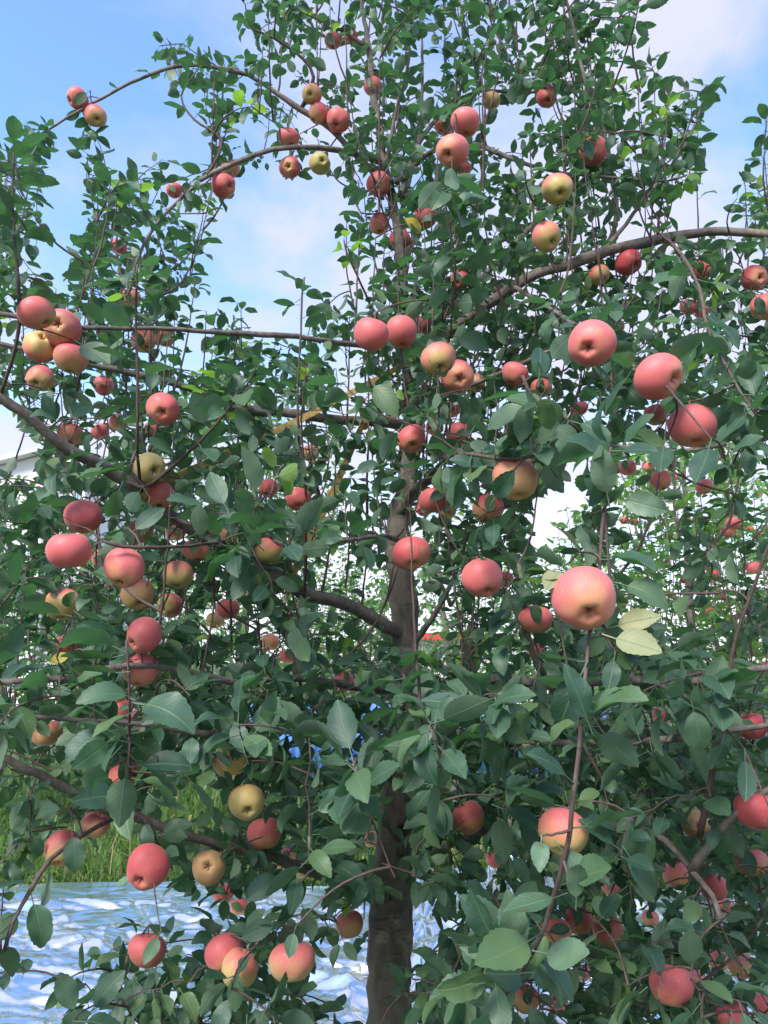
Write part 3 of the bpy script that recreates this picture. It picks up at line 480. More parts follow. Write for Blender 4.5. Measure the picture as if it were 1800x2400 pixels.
 (561, 2124, 22, .6, .7, .4, C, .4, 'shaded pinkish apple below the one at the film edge'),
 (667, 2012, 25, .5, .6, .6, C, .4, 'dark shaded apple behind the low rosette near the trunk'),
 (819, 2166, 33, .25, .7, .2, C, .9, 'yellow-brown apple right beside the lower trunk'),
 (1098, 1917, 39, .5, .9, .2, C, .9, 'round orange apple to the other side of the lower trunk'),
 (870, 1966, 20, .4, .9, .2, C, .5, 'small orange apple touching the trunk wound'),
 (705, 2034, 22, .1, .1, .2, C, .5, 'small yellow-green apple under the low rosette'),
 (1319, 1950, 57, .5, .2, .1, C, .7, 'very large green and pink apple behind a leaf on the near stem'),
 (1632, 1932, 33, .5, .8, .2, (-.1, -.3), .8, 'peach apple below the dark leaves, low in the crown'),
 (1771, 1898, 50, .9, .4, .6, C, .8, 'big vivid red apple low at the frame edge'),
 (1585, 2050, 30, .5, .9, .2, C, .7, 'soft peach apple beside the slanting dark twig'),
 (1672, 2080, 33, .9, .2, .3, C, .8, 'pink-red apple crossed by the slanting dark twig'),
 (1695, 2122, 20, .85, .5, .2, C, .6, 'small pink apple under the one crossed by the twig'),
 (1760, 2021, 38, .4, .9, .3, C, .6, 'brownish peach apple behind a round dark leaf'),
 (1573, 2308, 49, .9, .4, .3, C, 1, 'big red apple standing out in the low dark foliage'),
 (1630, 2299, 24, .8, .5, .1, (.3, .1), .8, 'small pink apple touching the big red one low down'),
 (1737, 2263, 30, .4, .8, .2, (0, .7), .9, 'peach apple low near the frame corner'),
 (1682, 2249, 24, .4, .8, .3, C, .5, 'shaded peach apple beside the one near the frame corner'),
 (1710, 2375, 35, .7, .6, .2, C, .8, 'pink apple at the very bottom of the picture'),
 (1792, 2358, 30, .6, .9, .3, C, .7, 'orange apple cut by the bottom corner of the picture'),
 (1298, 2189, 41, .5, .9, .2, C, .5, 'orange apple behind the near stem joint'),
 (1357, 2156, 33, .6, 1., .2, C, .5, 'orange apple piece seen through leaves beside the near stem'),
 (1425, 2181, 35, .25, .6, .2, C, .6, 'yellow-orange apple with a round leaf on it'),
 (1231, 2341, 33, .1, .3, .2, C, .6, 'yellow apple among dark leaves before the silver strips'),
 (1307, 2354, 26, .4, .7, .3, C, .5, 'shaded brownish apple at the bottom among dark leaves'),
 (1364, 2280, 20, .4, .8, .3, C, .5, 'small brown apple under the broad grey leaf'),
 (1431, 2076, 21, .7, .9, .3, C, .5, 'small orange-red apple in the dark low foliage'),
 (1159, 2016, 21, .6, .8, .4, C, .5, 'shaded orange apple low beside the trunk'),
 (1524, 2151, 20, .4, .8, .2, C, .6, 'small peach apple next to the light patches of film'),
]
# apples on the orchard trees behind: px, py, radius px, label
FAR_APPLES = [
 (1463, 1219, 11, 'tiny red apple of the close pair in the sky gap, outer one'), (1485, 1222, 11, 'tiny red apple of the close pair in the sky gap, inner one'),
 (1718, 1227, 18, 'upper pink apple of the stacked pair on the tree behind'), (1708, 1243, 17, 'lower paler apple of the stacked pair on the tree behind'),
 (1748, 1237, 10, 'tiny red apple beside the stacked pair, nearer one'), (1758, 1240, 9, 'tiny red apple beside the stacked pair, farther one'),
 (1562, 1267, 11, 'small crimson apple under its twin on the tree behind'), (1568, 1252, 10, 'small crimson apple above its twin on the tree behind'),
 (1765, 1331, 16, 'peach-pink apple by the dark diagonal stem near the frame edge'), (1676, 1349, 14, 'dull orange apple in the middle of the tree behind'),
 (1539, 1351, 10, 'tiny red apple before a white sky gap'), (1562, 1322, 11, 'small red apple between dark leaves of the tree behind'),
 (1663, 1435, 14, 'dull red apple low before a bright gap in the tree behind'), (1459, 1419, 9, 'tiny red apple just beside the largest apple'),
 (1689, 1397, 11, 'dark red apple above the bright gap in the tree behind'), (1718, 1125, 11, 'small red apple high up near the frame edge on the tree behind'),
 (1777, 1159, 10, 'highest tiny red apple at the frame edge on the tree behind'), (1686, 1069, 12, 'small bright red apple under the drooping dark leaf'),
 (1622, 1092, 9, 'tiny red apple behind the drooping dark leaf'), (1792, 1566, 15, 'dull apple cut by the frame edge low on the tree behind'),
 (1519, 1094, 15, 'pink apple half behind a hanging dark leaf, beside the round orange-red one'), (1581, 1120, 9, 'tiny red apple touching the edge of the round orange-red one'),
 (1608, 1071, 8, 'tiny red apple on a pale twig under the large pink-red one'), (1663, 1236, 11, 'shaded crimson apple between the twins and the stacked pair'), (1628, 1219, 8, 'tiny red apple above and beside the shaded crimson one'),
 (1775, 1251, 8, 'tiny red apple outermost beyond the stacked pair'), (1705, 1405, 9, 'tiny dark red apple paired with the one above the bright gap'), (1795, 1402, 9, 'tiny orange apple cut by the frame edge beyond the diagonal stem'),
 (1772, 1512, 10, 'tiny pink apple above another, low by the frame edge'), (1771, 1532, 9, 'tiny pink apple below another, low by the frame edge'), (1734, 1534, 9, 'tiny peach apple above a grey leaf, low near the frame edge'), (1495, 1582, 11, 'small orange apple in shade below the withered leaf'),
 (1603, 1360, 9, 'tiny shaded apple beside the dull orange one'), (1735, 1440, 10, 'tiny dark apple by the lower diagonal stem'),
]
FILL = 1.12                                        # leaf clusters per unit of density and cell
# limbs the photograph shows free of leaves: pixel line, half width, depth up to which leaves are thinned
BARE = [([(880, 985), (560, 957)], 12, 2.3), ([(1205, 672), (1332, 622), (1480, 574), (1682, 542), (1800, 549)], 10, 2.6), ([(190, 767), (506, 778), (811, 805)], 8, 2.1),
        ([(0, 930), (105, 1010)], 14, 1.7), ([(660, 1360), (802, 1412), (895, 1463)], 16, 2.2), ([(960, 1120), (932, 1250), (937, 1330), (948, 1480)], 26, 2.4), ([(920, 1880), (914, 2180), (912, 2400)], 34, 2.4),
        ([(1412, 1240), (1405, 1340)], 10, 1.2), ([(930, 600), (880, 250), (860, 110)], 5, 2.6)]

# gaps in the crown where the sky, the film or the grass shows: centre, half width, half height
GAPS = [(120, 90, 230, 95), (340, 20, 220, 40), (325, 285, 75, 85), (430, 320, 55, 55), (80, 215, 90, 50), (40, 270, 40, 30), (150, 470, 45, 110), (630, 540, 120, 110), (570, 620, 80, 70), (760, 470, 50, 50), (760, 620, 45, 60), (590, 300, 40, 35), (785, 145, 32, 38),
        (1010, 155, 28, 45), (1185, 300, 38, 50), (1725, 85, 90, 85), (1690, 330, 40, 110), (1570, 50, 50, 40), (1640, 495, 70, 30), (1310, 1210, 62, 75), (1475, 520, 25, 30), (30, 1060, 50, 25), (450, 840, 35, 30), 
        (230, 2125, 190, 38), (280, 1990, 50, 60), (180, 2040, 120, 40), (440, 1900, 50, 25), (110, 2215, 110, 38), (450, 2150, 60, 45), (60, 2330, 60, 50), (640, 2110, 50, 30), (990, 2170, 32, 80), (220, 2180, 90, 30), (760, 2300, 40, 50), (740, 2100, 40, 40), (850, 2330, 30, 50),
        (880, 1360, 26, 40), (800, 1330, 45, 30), (1010, 1430, 45, 40), (1000, 1500, 40, 25)]
def in_gap(x, y, pad=0.0):
    g = np.zeros(np.shape(x), bool)
    for cx_, cy_, ax_, ay_ in GAPS: g |= ((x - cx_) / (ax_ + pad)) ** 2 + ((y - cy_) / (ay_ + pad)) ** 2 < 1
    return g
# ------------------------------------------------------------------ the setting: ground
def ground_mat():
    m, t, p, o = new_mat('ground_soil'); K = t.links
    tc = nd(t, 'ShaderNodeTexCoord'); n1 = nd(t, 'ShaderNodeTexNoise', inp={'Scale': 1.4, 'Detail': 8, 'Roughness': 0.65}); K.new(tc.outputs['Object'], n1.inputs['Vector'])
    n2 = nd(t, 'ShaderNodeTexNoise', inp={'Scale': 28, 'Detail': 5}); K.new(tc.outputs['Object'], n2.inputs['Vector'])
    c = mixc(t, mrange(t, n1.outputs[0], 0.38, 0.6), (0.085, 0.065, 0.045), (0.06, 0.105, 0.03)); c = mixc(t, mrange(t, n2.outputs[0], 0.4, 0.7, 0, 0.5), c, (0.10, 0.14, 0.05))
    K.new(c, p.inputs['Base Color']); p.inputs['Roughness'].default_value = 0.95
    b = nd(t, 'ShaderNodeBump', inp={'Strength': 0.8, 'Distance': 0.04}); K.new(n2.outputs[0], b.inputs['Height']); K.new(b.outputs[0], p.inputs['Normal'])
    return m
tag(mesh_obj('ground', [(-500, -60, 0), (500, -60, 0), (500, 900, 0), (-500, 900, 0)], [(0, 1, 2, 3)], ground_mat(), smooth=False), kind='structure')

# ------------------------------------------------------------------ leaf shapes
def leaf_shape(rv):
    W = rv.uniform(.30, .38); fold = math.tan(R_(rv.uniform(5, 30))); curl = rv.uniform(-.25, 1.35); wav = rv.uniform(.0, .16); ph = rv.uniform(0, 6.28); tw = rv.uniform(-.4, .4); side = rv.uniform(-.08, .08)
    def width(v): return W * 2.25 * (v ** 0.70) * ((1 - v) ** 0.82) * (1 - .25 * max(0, v - .8) / .2)
    tt = np.linspace(0, 1, 61); dth = curl * tt; yy = np.concatenate([[0], np.cumsum(np.cos(dth[:-1]) / 60)]); zz = np.concatenate([[0], np.cumsum(-np.sin(dth[:-1]) / 60)])
    def place(v, x, zo):
        y = np.interp(v, tt, yy); z = np.interp(v, tt, zz); th = curl * v; a = tw * v
        x2 = x * math.cos(a) - zo * math.sin(a); z2 = x * math.sin(a) + zo * math.cos(a)
        return (x2 + side * v * v, PET + y + z2 * math.sin(th), z + z2 * math.cos(th))
    PET = 0.30
    V, UV = [], []; mids = list(np.linspace(0, 1, 7)); ev = list(np.linspace(0, 1, 17))
    for v in mids: V.append(place(v, 0, 0)); UV.append((.5, v))
    rails = []
    for s in (-1, 1):
        r = [0]
        for i, v in enumerate(ev[1:-1]):
            x = width(v) * (1 + (.03 if i % 2 == 0 else -.03)); vv = v + (.012 if i % 2 == 0 else -.008)
            z = x * fold + wav * x * math.sin(v * 11 + ph + s)
            r.append(len(V)); V.append(place(vv, s * x, z)); UV.append((.5 + s * .5 * x / (W * .85), v))
        r.append(6); rails.append(r)
    F = []
    for s, r in ((-1, rails[0]), (1, rails[1])):
        i = j = 0
        while i < 6 or j < 16:
            if j < 16 and (i == 6 or ev[j + 1] <= mids[i + 1] + 1e-6): tri = (i, r[j + 1], r[j]); j += 1
            else: tri = (i, i + 1, r[j]); i += 1
            if len(set(tri)) < 3: continue
            F.append(tri if s < 0 else tri[::-1])
    F = [f[::-1] for f in F] if np.cross(np.subtract(V[F[4][1]], V[F[4][0]]), np.subtract(V[F[4][2]], V[F[4][0]]))[2] < 0 else F
    b = len(V); pr = .014
    for y, z, q in ((0, .03, 1.3), (PET + .02, -.005, 1.0)):
        for k in range(3):
            a = k * 2.094; V.append((pr * q * math.cos(a), y, z + pr * q * math.sin(a))); UV.append((.5, .0))
    for k in range(3): k2 = (k + 1) % 3; F += [(b + k, b + k2, b + 3 + k2), (b + k, b + 3 + k2, b + 3 + k)]
    return np.array(V), np.array(F), np.array(UV)
rv = np.random.RandomState(5)
SHAPES = [leaf_shape(rv) for _ in range(18)]
LEAF_MESH = {}
def raw_mesh(name, V, F, uv=None, tone=None, mi=None, mats=()):
    me = bpy.data.meshes.new(name); nv, nf = len(V), len(F); k = F.shape[1]
    me.vertices.add(nv); me.vertices.foreach_set('co', V.astype(np.float32).ravel())
    me.loops.add(nf * k); me.loops.foreach_set('vertex_index', F.astype(np.int32).ravel())
    me.polygons.add(nf); me.polygons.foreach_set('loop_start', np.arange(nf, dtype=np.int32) * k)
    me.polygons.foreach_set('use_smooth', np.ones(nf, bool))
    for m in mats: me.materials.append(m)
    if mi is not None: me.polygons.foreach_set('material_index', mi.astype(np.int32))
    if uv is not None:
        l = me.uv_layers.new(name='UVMap'); l.data.foreach_set('uv', uv[F.ravel()].astype(np.float32).ravel())
    if tone is not None:
        a = me.attributes.new('leaf_tone', 'FLOAT', 'FACE'); a.data.foreach_set('value', tone.astype(np.float32))
    me.update(calc_edges=True); return me
def leaf_mesh(v, m):
    if (v, m) not in LEAF_MESH:
        V, F, UV = SHAPES[v]; LEAF_MESH[v, m] = raw_mesh('leaf', V, F, UV, None, None, [LMATS[m]])
    return LEAF_MESH[v, m]

# ------------------------------------------------------------------ a tree that grows twigs from its limbs to wherever foliage or fruit hangs
UP = np.array([0, 0, 1.0])
class Tree:
    def __init__(s, base, seed):
        s.base = np.array(base, float); s.rs = np.random.RandomState(seed)
        s.nodes = np.zeros((120000, 3)); s.n = 0; s.limbs = []; s.twigs = []; s.leaves = []; s.owner = np.full(120000, -1); s.par = []; s.prot = []; s.cur = -1; s.lown = []; s.gaps = False
    def add_nodes(s, P): s.nodes[s.n:s.n + len(P)] = P; s.n += len(P)
    def limb(s, pts, r0, r1, name='branch', rough=.10, rads=None):
        p = smooth_path(pts, .03); n = len(p)
        r = np.interp(np.linspace(0, 1, n), np.linspace(0, 1, len(rads)), rads) if rads is not None else r0 + (r1 - r0) * np.linspace(0, 1, n) ** .8
        r = r * (1 + .05 * np.sin(np.arange(n) * .5 + s.rs.rand() * 6))
        for k in range(max(1, n // 14)):                      # knots and collars
            c = s.rs.randint(0, n); r = r * (1 + s.rs.uniform(.08, .26) * np.exp(-((np.arange(n) - c) / 1.3) ** 2))
        if n > 4: p[1:-1] += s.rs.normal(0, .0003 + .07 * r.mean(), (n - 2, 3)) * .9
        s.limbs.append((name, p, r, rough)); s.add_nodes(p); return p
    def leaf(s, pos, d, size, m, flat=.8):
        d = unit(d); nn = UP * flat + s.rs.normal(0, .42, 3); nn = nn - d * (nn @ d)
        s.leaves.append((pos, d, unit(nn), size, s.rs.randint(len(SHAPES)), m)); s.lown.append(s.cur)
    def rosette(s, tip, t, n, size, m):
        t = unit(t); u = unit(np.cross(t, [.3, .2, .9])); v = np.cross(t, u); a0 = s.rs.rand() * 6.28
        for k in range(n):
            a = a0 + k * 2.4; el = s.rs.uniform(.0, .85) * (.5 + .5 * k / n)
            d = (u * math.cos(a) + v * math.sin(a)) * math.cos(el) + t * math.sin(el); d = d - UP * s.rs.uniform(.05, .45)
            s.leaf(tip - t * .012 * (n - 1 - k), d, size * s.rs.uniform(.78, 1.12), m)
    def twig(s, T, nros, size, m=0, alt=True, rmin=.0013, sag=.0, tipm=None, upright=0, protect=False):
        d2 = ((s.nodes[:s.n] - T) ** 2).sum(1)
        if protect: d2 = d2 + (np.maximum(0, T[2] - s.nodes[:s.n, 2]) * 2.2) ** 2      # fruit hangs from wood above it
        i = int(d2.argmin()); A = s.nodes[i].copy(); Ln = float(np.linalg.norm(s.nodes[i] - T))
        if not protect and not upright and (Ln > .48 or (Ln > .16 and A[2] - T[2] > .55 * Ln)): return None
        if Ln < .02: A = A + unit(s.rs.normal(0, 1, 3)) * .002
        k = s.rs.normal(0, .05, 3) * min(Ln, .25)
        p = smooth_path([A, A + (T - A) * .35 + k + UP * (.06 * Ln + sag * Ln), A + (T - A) * .72 + k * .8 + UP * (.05 * Ln + sag * Ln), T], .02)
        if upright:                                           # a straight upright water shoot rising from a limb below
            dv = T - s.nodes[:s.n]; hd = np.hypot(dv[:, 0], dv[:, 1]); cost = hd * 1.6 + np.abs(dv[:, 2] - upright) + 9 * (dv[:, 2] < hd * .9 + .05); j_ = int(cost.argmin())
            if cost[j_] < .7:
                i = j_; A = s.nodes[i].copy(); Ln = np.linalg.norm(T - A); hz0 = (T - A) * [1, 1, 0]
                p = smooth_path([A, A + hz0 * .45 + UP * dv[j_, 2] * .2, A + hz0 * .8 + UP * dv[j_, 2] * .55 + s.rs.normal(0, .012, 3) * Ln, T], .02)
            else: nros = max(nros, 5)
        if s.gaps and not protect:
            gx_, gy_, _z = project(p)
            if in_gap(gx_, gy_).mean() > .22: return None
        n = len(p); r1 = rmin; r0 = rmin + .0006 + Ln * .0050
        r = r0 + (r1 - r0) * np.linspace(0, 1, n)
        if n > 5: p[2:-1] += s.rs.normal(0, .0006, (n - 3, 3))
        s.twigs.append((p, r)); me_ = len(s.twigs) - 1; s.par.append(s.owner[i]); s.owner[s.n:s.n + n - 1] = me_; s.prot.append(protect); s.add_nodes(p[1:]); s.cur = me_
        t = unit(p[-1] - p[-2])
        if nros: s.rosette(T, unit(t + UP * .5), nros, size, m if tipm is None else tipm)
        if alt and Ln > .05:
            L = .0; a = s.rs.rand() * 6.28
            for j in range(n - 1, max(0, int(n * .25)), -1):
                L += np.linalg.norm(p[j] - p[j - 1])
                if L > .028:
                    L = 0; a += 2.4; t = unit(p[j] - p[j - 1]); u = unit(np.cross(t, [.3, .2, .9])); v = np.cross(t, u)
                    s.leaf(p[j], (u * math.cos(a) + v * math.sin(a)) + t * s.rs.uniform(.3, .9) - UP * s.rs.uniform(0, .4), size * s.rs.uniform(.75, 1.08), m)
        s.cur = -1; return p
    def grow(s, targets):
        """targets: (point, rosette leaves, leaf size, material, tip material), nearest first"""
        d = [((s.nodes[:s.n] - t[0]) ** 2).sum(1).min() for t in targets]
        for i in np.argsort(d): s.twig(targets[i][0], targets[i][1], targets[i][2], targets[i][3], True, tipm=targets[i][4], upright=targets[i][5])
    def build(s, root, keep=None, nleaf=300, ntwig=300, tm=None):
        tm = tm or TWIG
        B = s.base
        for name, p, r, rough in s.limbs:
            big = r.max() > .03; V, F = tube(p - B, r, 16 if big else 9, rough=rough)
            mesh_obj(name, V, F, BARK if name == 'trunk' else LIMB if r.max() > .008 else TWIG, root)
        LV = s.leaves
        P = np.array([l[0] for l in LV]); D = np.array([l[1] for l in LV]); NN = np.array([l[2] for l in LV]); S = np.array([l[3] for l in LV]); VA = np.array([l[4] for l in LV]); MA = np.array([l[5] for l in LV])
        if keep is not None:
            k = keep(P, D, S); lo_ = np.array(s.lown)[k]
            la_ = np.array(s.lown); tot = np.bincount(la_[la_ >= 0], minlength=len(s.twigs)); cnt = np.bincount(lo_[lo_ >= 0], minlength=len(s.twigs)); cnt = np.where(cnt < .4 * tot, 0, cnt) + 5 * np.array(s.prot)
            for j_ in range(len(s.twigs) - 1, -1, -1):          # a twig that carries nothing is left out
                if cnt[j_] > 0 and s.par[j_] >= 0: cnt[s.par[j_]] += 1
            s.twigs = [t_ for t_, n_ in zip(s.twigs, cnt) if n_ > 0]; k = k & ~((la_ >= 0) & (cnt[np.maximum(la_, 0)] <= 0))
            P, D, NN, S, VA, MA = (q[k] for q in (P, D, NN, S, VA, MA))
        # twigs: the longest ones in view are parts of their own
        tp = [p.mean(0) for p, r in s.twigs]; x, y, z = project(np.array(tp)); inside = (x > -20) & (x < 1820) & (y > -20) & (y < 2420)
        ln = np.array([len(p) for p, r in s.twigs]) / z * inside; order = np.argsort(-ln)
        RV, RF = [], []
        for k, i in enumerate(order):
            p, r = s.twigs[i]
            if k < ntwig and ln[i] > 0:
                V, F = tube((p - p[0]), r, 5, cap=False); mesh_obj('twig', V, F, tm, root, loc=tuple(p[0] - B))
            else: tube(p - B, r, 4, RV, RF, cap=False)
        if RF: tag(mesh_obj('fine_twigs', RV, RF, tm, root), kind='stuff')
        X = np.cross(D, NN)
        x, y, z = project(P + D * S[:, None] * .8); inside = (x > 10) & (x < 1790) & (y > 10) & (y < 2390) & (z > .2)
        score = np.where(inside, S / z, 0); order = np.argsort(-score); one = np.zeros(len(P), bool); one[order[:nleaf]] = True
        for i in order[:nleaf]:
            o = bpy.data.objects.new('leaf', leaf_mesh(VA[i], MA[i])); COL.objects.link(o); o.parent = root
            M = Matrix([[X[i][a] * S[i], D[i][a] * S[i], NN[i][a] * S[i], P[i][a] - B[a]] for a in range(3)] + [[0, 0, 0, 1]]); o.matrix_local = M
        Vs, Fs, U, Tn, Mi = [], [], [], [], []; off = 0; tone = s.rs.rand(len(P))
        for v in range(len(SHAPES)):
            idx = np.where((VA == v) & ~one)[0]
            if not len(idx): continue
            V, F, UV = SHAPES[v]
            W = (P[idx] - B)[:, None, :] + S[idx][:, None, None] * (V[None, :, 0:1] * X[idx][:, None, :] + V[None, :, 1:2] * D[idx][:, None, :] + V[None, :, 2:3] * NN[idx][:, None, :])
            Vs.append(W.reshape(-1, 3)); Fs.append((F[None] + (np.arange(len(idx)) * len(V))[:, None, None] + off).reshape(-1, 3)); off += len(idx) * len(V)
            U.append(np.tile(UV, (len(idx), 1))); Tn.append(np.repeat(tone[idx], len(F))); Mi.append(np.repeat(MA[idx], len(F)))
        if Vs:
            me = raw_mesh('foliage', np.vstack(Vs), np.vstack(Fs), np.vstack(U), np.concatenate(Tn), np.concatenate(Mi), LMATS)
            o = bpy.data.objects.new('foliage', me); COL.objects.link(o); o.parent = root; tag(o, kind='stuff')
        return len(P)

# ------------------------------------------------------------------ apples
def apple_body(seed):
    r_ = np.random.RandomState(seed); ns, nr = 30, 26; V = []; F = []
    tall = r_.uniform(.82, .98); l5 = r_.uniform(.02, .055); skew = r_.uniform(-.10, .10, 2); d3 = r_.uniform(.01, .035); d1 = r_.uniform(-.05, .05, 2); ph = r_.rand() * 6
    s_ = np.linspace(0, 1, nr); phi = np.pi * (s_ - .09 * np.sin(2 * np.pi * s_))
    for i in range(1, nr - 1):
        f = phi[i]; r = math.sin(f) ** .92; z = math.cos(f)
        taper = 1 + (.07 + d1[1]) * z
        for k in range(ns):
            a = 2 * math.pi * k / ns
            rr = r * taper * (1 + l5 * math.cos(5 * a + ph) * max(0, -z) * 1.5 + .022 * math.sin(2 * a + ph) + d3 * math.sin(3 * a + 2 * ph) * math.sin(f) + d1[0] * math.cos(a) * z)
            zz = z * tall - .42 * math.exp(-(r / .30) ** 2) * (z > 0) + .36 * math.exp(-(r / .24) ** 2) * (z < 0) * (1 + .15 * math.cos(5 * a + ph))
            V.append((rr * math.cos(a) + skew[0] * z, rr * math.sin(a) + skew[1] * z, zz))
    top, bot = len(V), len(V) + 1
    V += [(skew[0], skew[1], tall - .45), (-skew[0], -skew[1], -tall + .39)]
    for i in range(nr - 3):
        for k in range(ns):
            a = i * ns + k; b = i * ns + (k + 1) % ns; F.append((a, a + ns, b + ns, b))
    for k in range(ns):
        F.append((top, k, (k + 1) % ns)); q = (nr - 3) * ns; F.append((bot, q + (k + 1) % ns, q + k))
    return V, F, (-skew[0], -skew[1], -tall + .325)
APB = []
for q in range(12):
    V, F, eb = apple_body(40 + q); me = bpy.data.meshes.new('apple'); me.from_pydata(V, [], F); me.polygons.foreach_set('use_smooth', [True] * len(F)); me.materials.append(APPLE); me.update(); APB.append((me, eb))
V, F = tube(smooth_path([(0, 0, .42), (.02, .0, .72), (.07, .02, 1.0), (.06, .03, 1.28)], .12), np.full(len(smooth_path([(0, 0, .42), (.02, .0, .72), (.07, .02, 1.0), (.06, .03, 1.28)], .12)), .042), 6)
STEM_ME = bpy.data.meshes.new('stem'); STEM_ME.from_pydata([tuple(map(float, v)) for v in V], [], F); STEM_ME.materials.append(STEM)
V, F = [(0, 0, .02)], []
for k in range(5):
    a = k * 1.2566; b = len(V)
    for rr, da, z in ((.07, -.5, .0), (.07, .5, .0), (.15, -.22, -.07), (.15, .22, -.07), (.19, .0, -.17)): V.append((rr * math.cos(a + da), rr * math.sin(a + da), z))
    F += [(0, b, b + 1), (b, b + 2, b + 3, b + 1), (b + 2, b + 4, b + 3)]
EYE_ME = bpy.data.meshes.new('calyx'); EYE_ME.from_pydata(V, [], F); EYE_ME.materials.append(EYE)
ra = np.random.RandomState(3)
def apple(px, py, rpx, blush, gr, dp, eye, dmax, label, group, parts=True, dmin=0.0, near_=None):
    R = ra.uniform(.036, .042) if rpx < 48 else .0415
    d = R * FPX / rpx
    if d > dmax: d = dmax; R = rpx * d / FPX
    if d < dmin: d = dmin; R = rpx * d / FPX
    if near_ is not None:                                # hang it at the depth of a limb that passes close by
        nx_, ny_, nz_ = near_; m_ = (np.hypot(nx_ - px, ny_ - (py - rpx)) < 2.4 * rpx) & (nz_ > .03 * FPX / rpx) & (nz_ < .046 * FPX / rpx)
        if m_.any(): d = float(nz_[m_][np.abs(nz_[m_] - d).argmin()]) - .01; R = rpx * d / FPX
    c = atd(px, py, d)
    if eye: ex, ey = eye; f = math.sqrt(max(.02, 1 - ex * ex - ey * ey)); ax = -(RGT * ex - UPV * ey - FWD * f)
    else: ax = UP + ra.normal(0, .22, 3) + np.array([0, .12, 0])
    ax = unit(ax); me, eb = APB[ra.randint(len(APB))]
    o = bpy.data.objects.new('apple', me); COL.objects.link(o)
    q = Vector(ax).to_track_quat('Z', 'Y').to_matrix() @ Matrix.Rotation(ra.rand() * 6.28, 3, 'Z')
    o.matrix_world = Matrix.Translation(Vector(c)) @ q.to_4x4() @ Matrix.Diagonal((R, R, R, 1))
    o.color = (blush, gr, dp, 1); tag(o, label, 'apple', group)
    if parts:
        for nm, m_, l in (('stem', STEM_ME, (0, 0, 0)), ('calyx', EYE_ME, eb)):
            ch = bpy.data.objects.new(nm, m_); COL.objects.link(ch); ch.parent = o; ch.location = l
    tip = np.array(o.matrix_world @ Vector((.06, .03, 1.24)))
    return c, R, d, tip

# ------------------------------------------------------------------ the near tree
base = at(905, 2900, 2.35); base[2] = 0
T = Tree(base, 21); T.gaps = True
tp = [at(x, y, Y) for x, y, Y, r in TRUNK]; tp[0] = np.array([tp[1][0] - .01, 2.35, -.05]); rad = [.095] + [r for *_, r in TRUNK[1:]]
T.limb(tp, 0, 0, 'trunk', .05, rad)
def leafy(p, frac, size, m=0, tipm=None):
    n = len(p); L = 0.0; a = T.rs.rand() * 6.28
    for j in range(n - 1, int(n * frac), -1):
        L += np.linalg.norm(p[j] - p[j - 1])
        if L > .024:
            L = 0; a += 2.4; t = unit(p[j] - p[j - 1]); u = unit(np.cross(t, [.3, .2, .9])); v = np.cross(t, u)
            T.leaf(p[j], (u * math.cos(a) + v * math.sin(a)) + t * T.rs.uniform(.3, .9) - UP * T.rs.uniform(0, .35), size * T.rs.uniform(.8, 1.1), m)
    T.rosette(p[-1], unit(p[-1] - p[-3]), 6, size, m if tipm is None else tipm)
for q, (r0, r1, pts) in enumerate(BRANCHES):
    p = T.limb([at(*p) for p in pts], r0, r1)
    if r1 <= .0041: leafy(p, .35, .060 + (.016 if pts[-1][2] < 1.6 else 0), 0, 2 if pts[-1][1] < 700 and q % 2 else None)
near = empty('apple_tree', base, 'near apple tree with a bare brown trunk, spreading limbs and many ripening apples', 'tree', 'apple trees of the orchard')
def wound(px, py, r, parent):
    q = at(px, py, 2.35); q = q + unit(CAMP - q) * .052; V, F = [], []; nrm = unit((CAMP - q) * [1, 1, 0]); u = unit(np.cross(UP, nrm)); v = np.cross(nrm, u)
    for i, (rr, z) in enumerate(((1.25, -.012), (1.05, .006), (.8, .008), (.62, -.002), (.3, -.006))):
        for k in range(14):
            a = k * 6.283 / 14; w_ = 1 + .12 * math.sin(3 * a + px); V.append(q + (u * math.cos(a) * .8 + v * math.sin(a)) * r * rr * w_ + nrm * z - base)
    for i in range(4):
        for k in range(14): a = i * 14 + k; b2 = i * 14 + (k + 1) % 14; F.append((a, b2, b2 + 14, a + 14))
    F.append(tuple(56 + k for k in range(14)))
    mesh_obj('pruning_scar', V, F, SCAR, parent)
SCAR = bark_mat('scar_wood', (.05, .042, .038), (.11, .09, .075), (.16, .13, .11), 90, .8)
wound(948, 1945, .022, near); wound(905, 2100, .016, near)
APL = []; TIPS = []
for px, py, r, label in FAR_APPLES: APL.append((px, py, r, 4.0, .95, 1))      # the near tree leaves a view of the fruit behind
LIMBS_PX = project(T.nodes[:T.n])
for px, py, r, bl, gr, dp, eye, vis, label in APPLES:
    if bl < .35: bl = .2 + bl * .45; gr = min(1, gr + .25)
    c, R, d, tip = apple(px, py, r, bl, gr, dp, eye, 3.1, label, 'apples on the near tree', near_=LIMBS_PX)
    APL.append((px, py, r, d, {.3: .6, .4: .65, .5: .72, .6: .85, .7: .9}.get(vis, vis), vis))
    TIPS.append(tip)
tg = []; rg = np.random.RandomState(77)
DG = np.array([[int(c) for c in row] for row in DENS])
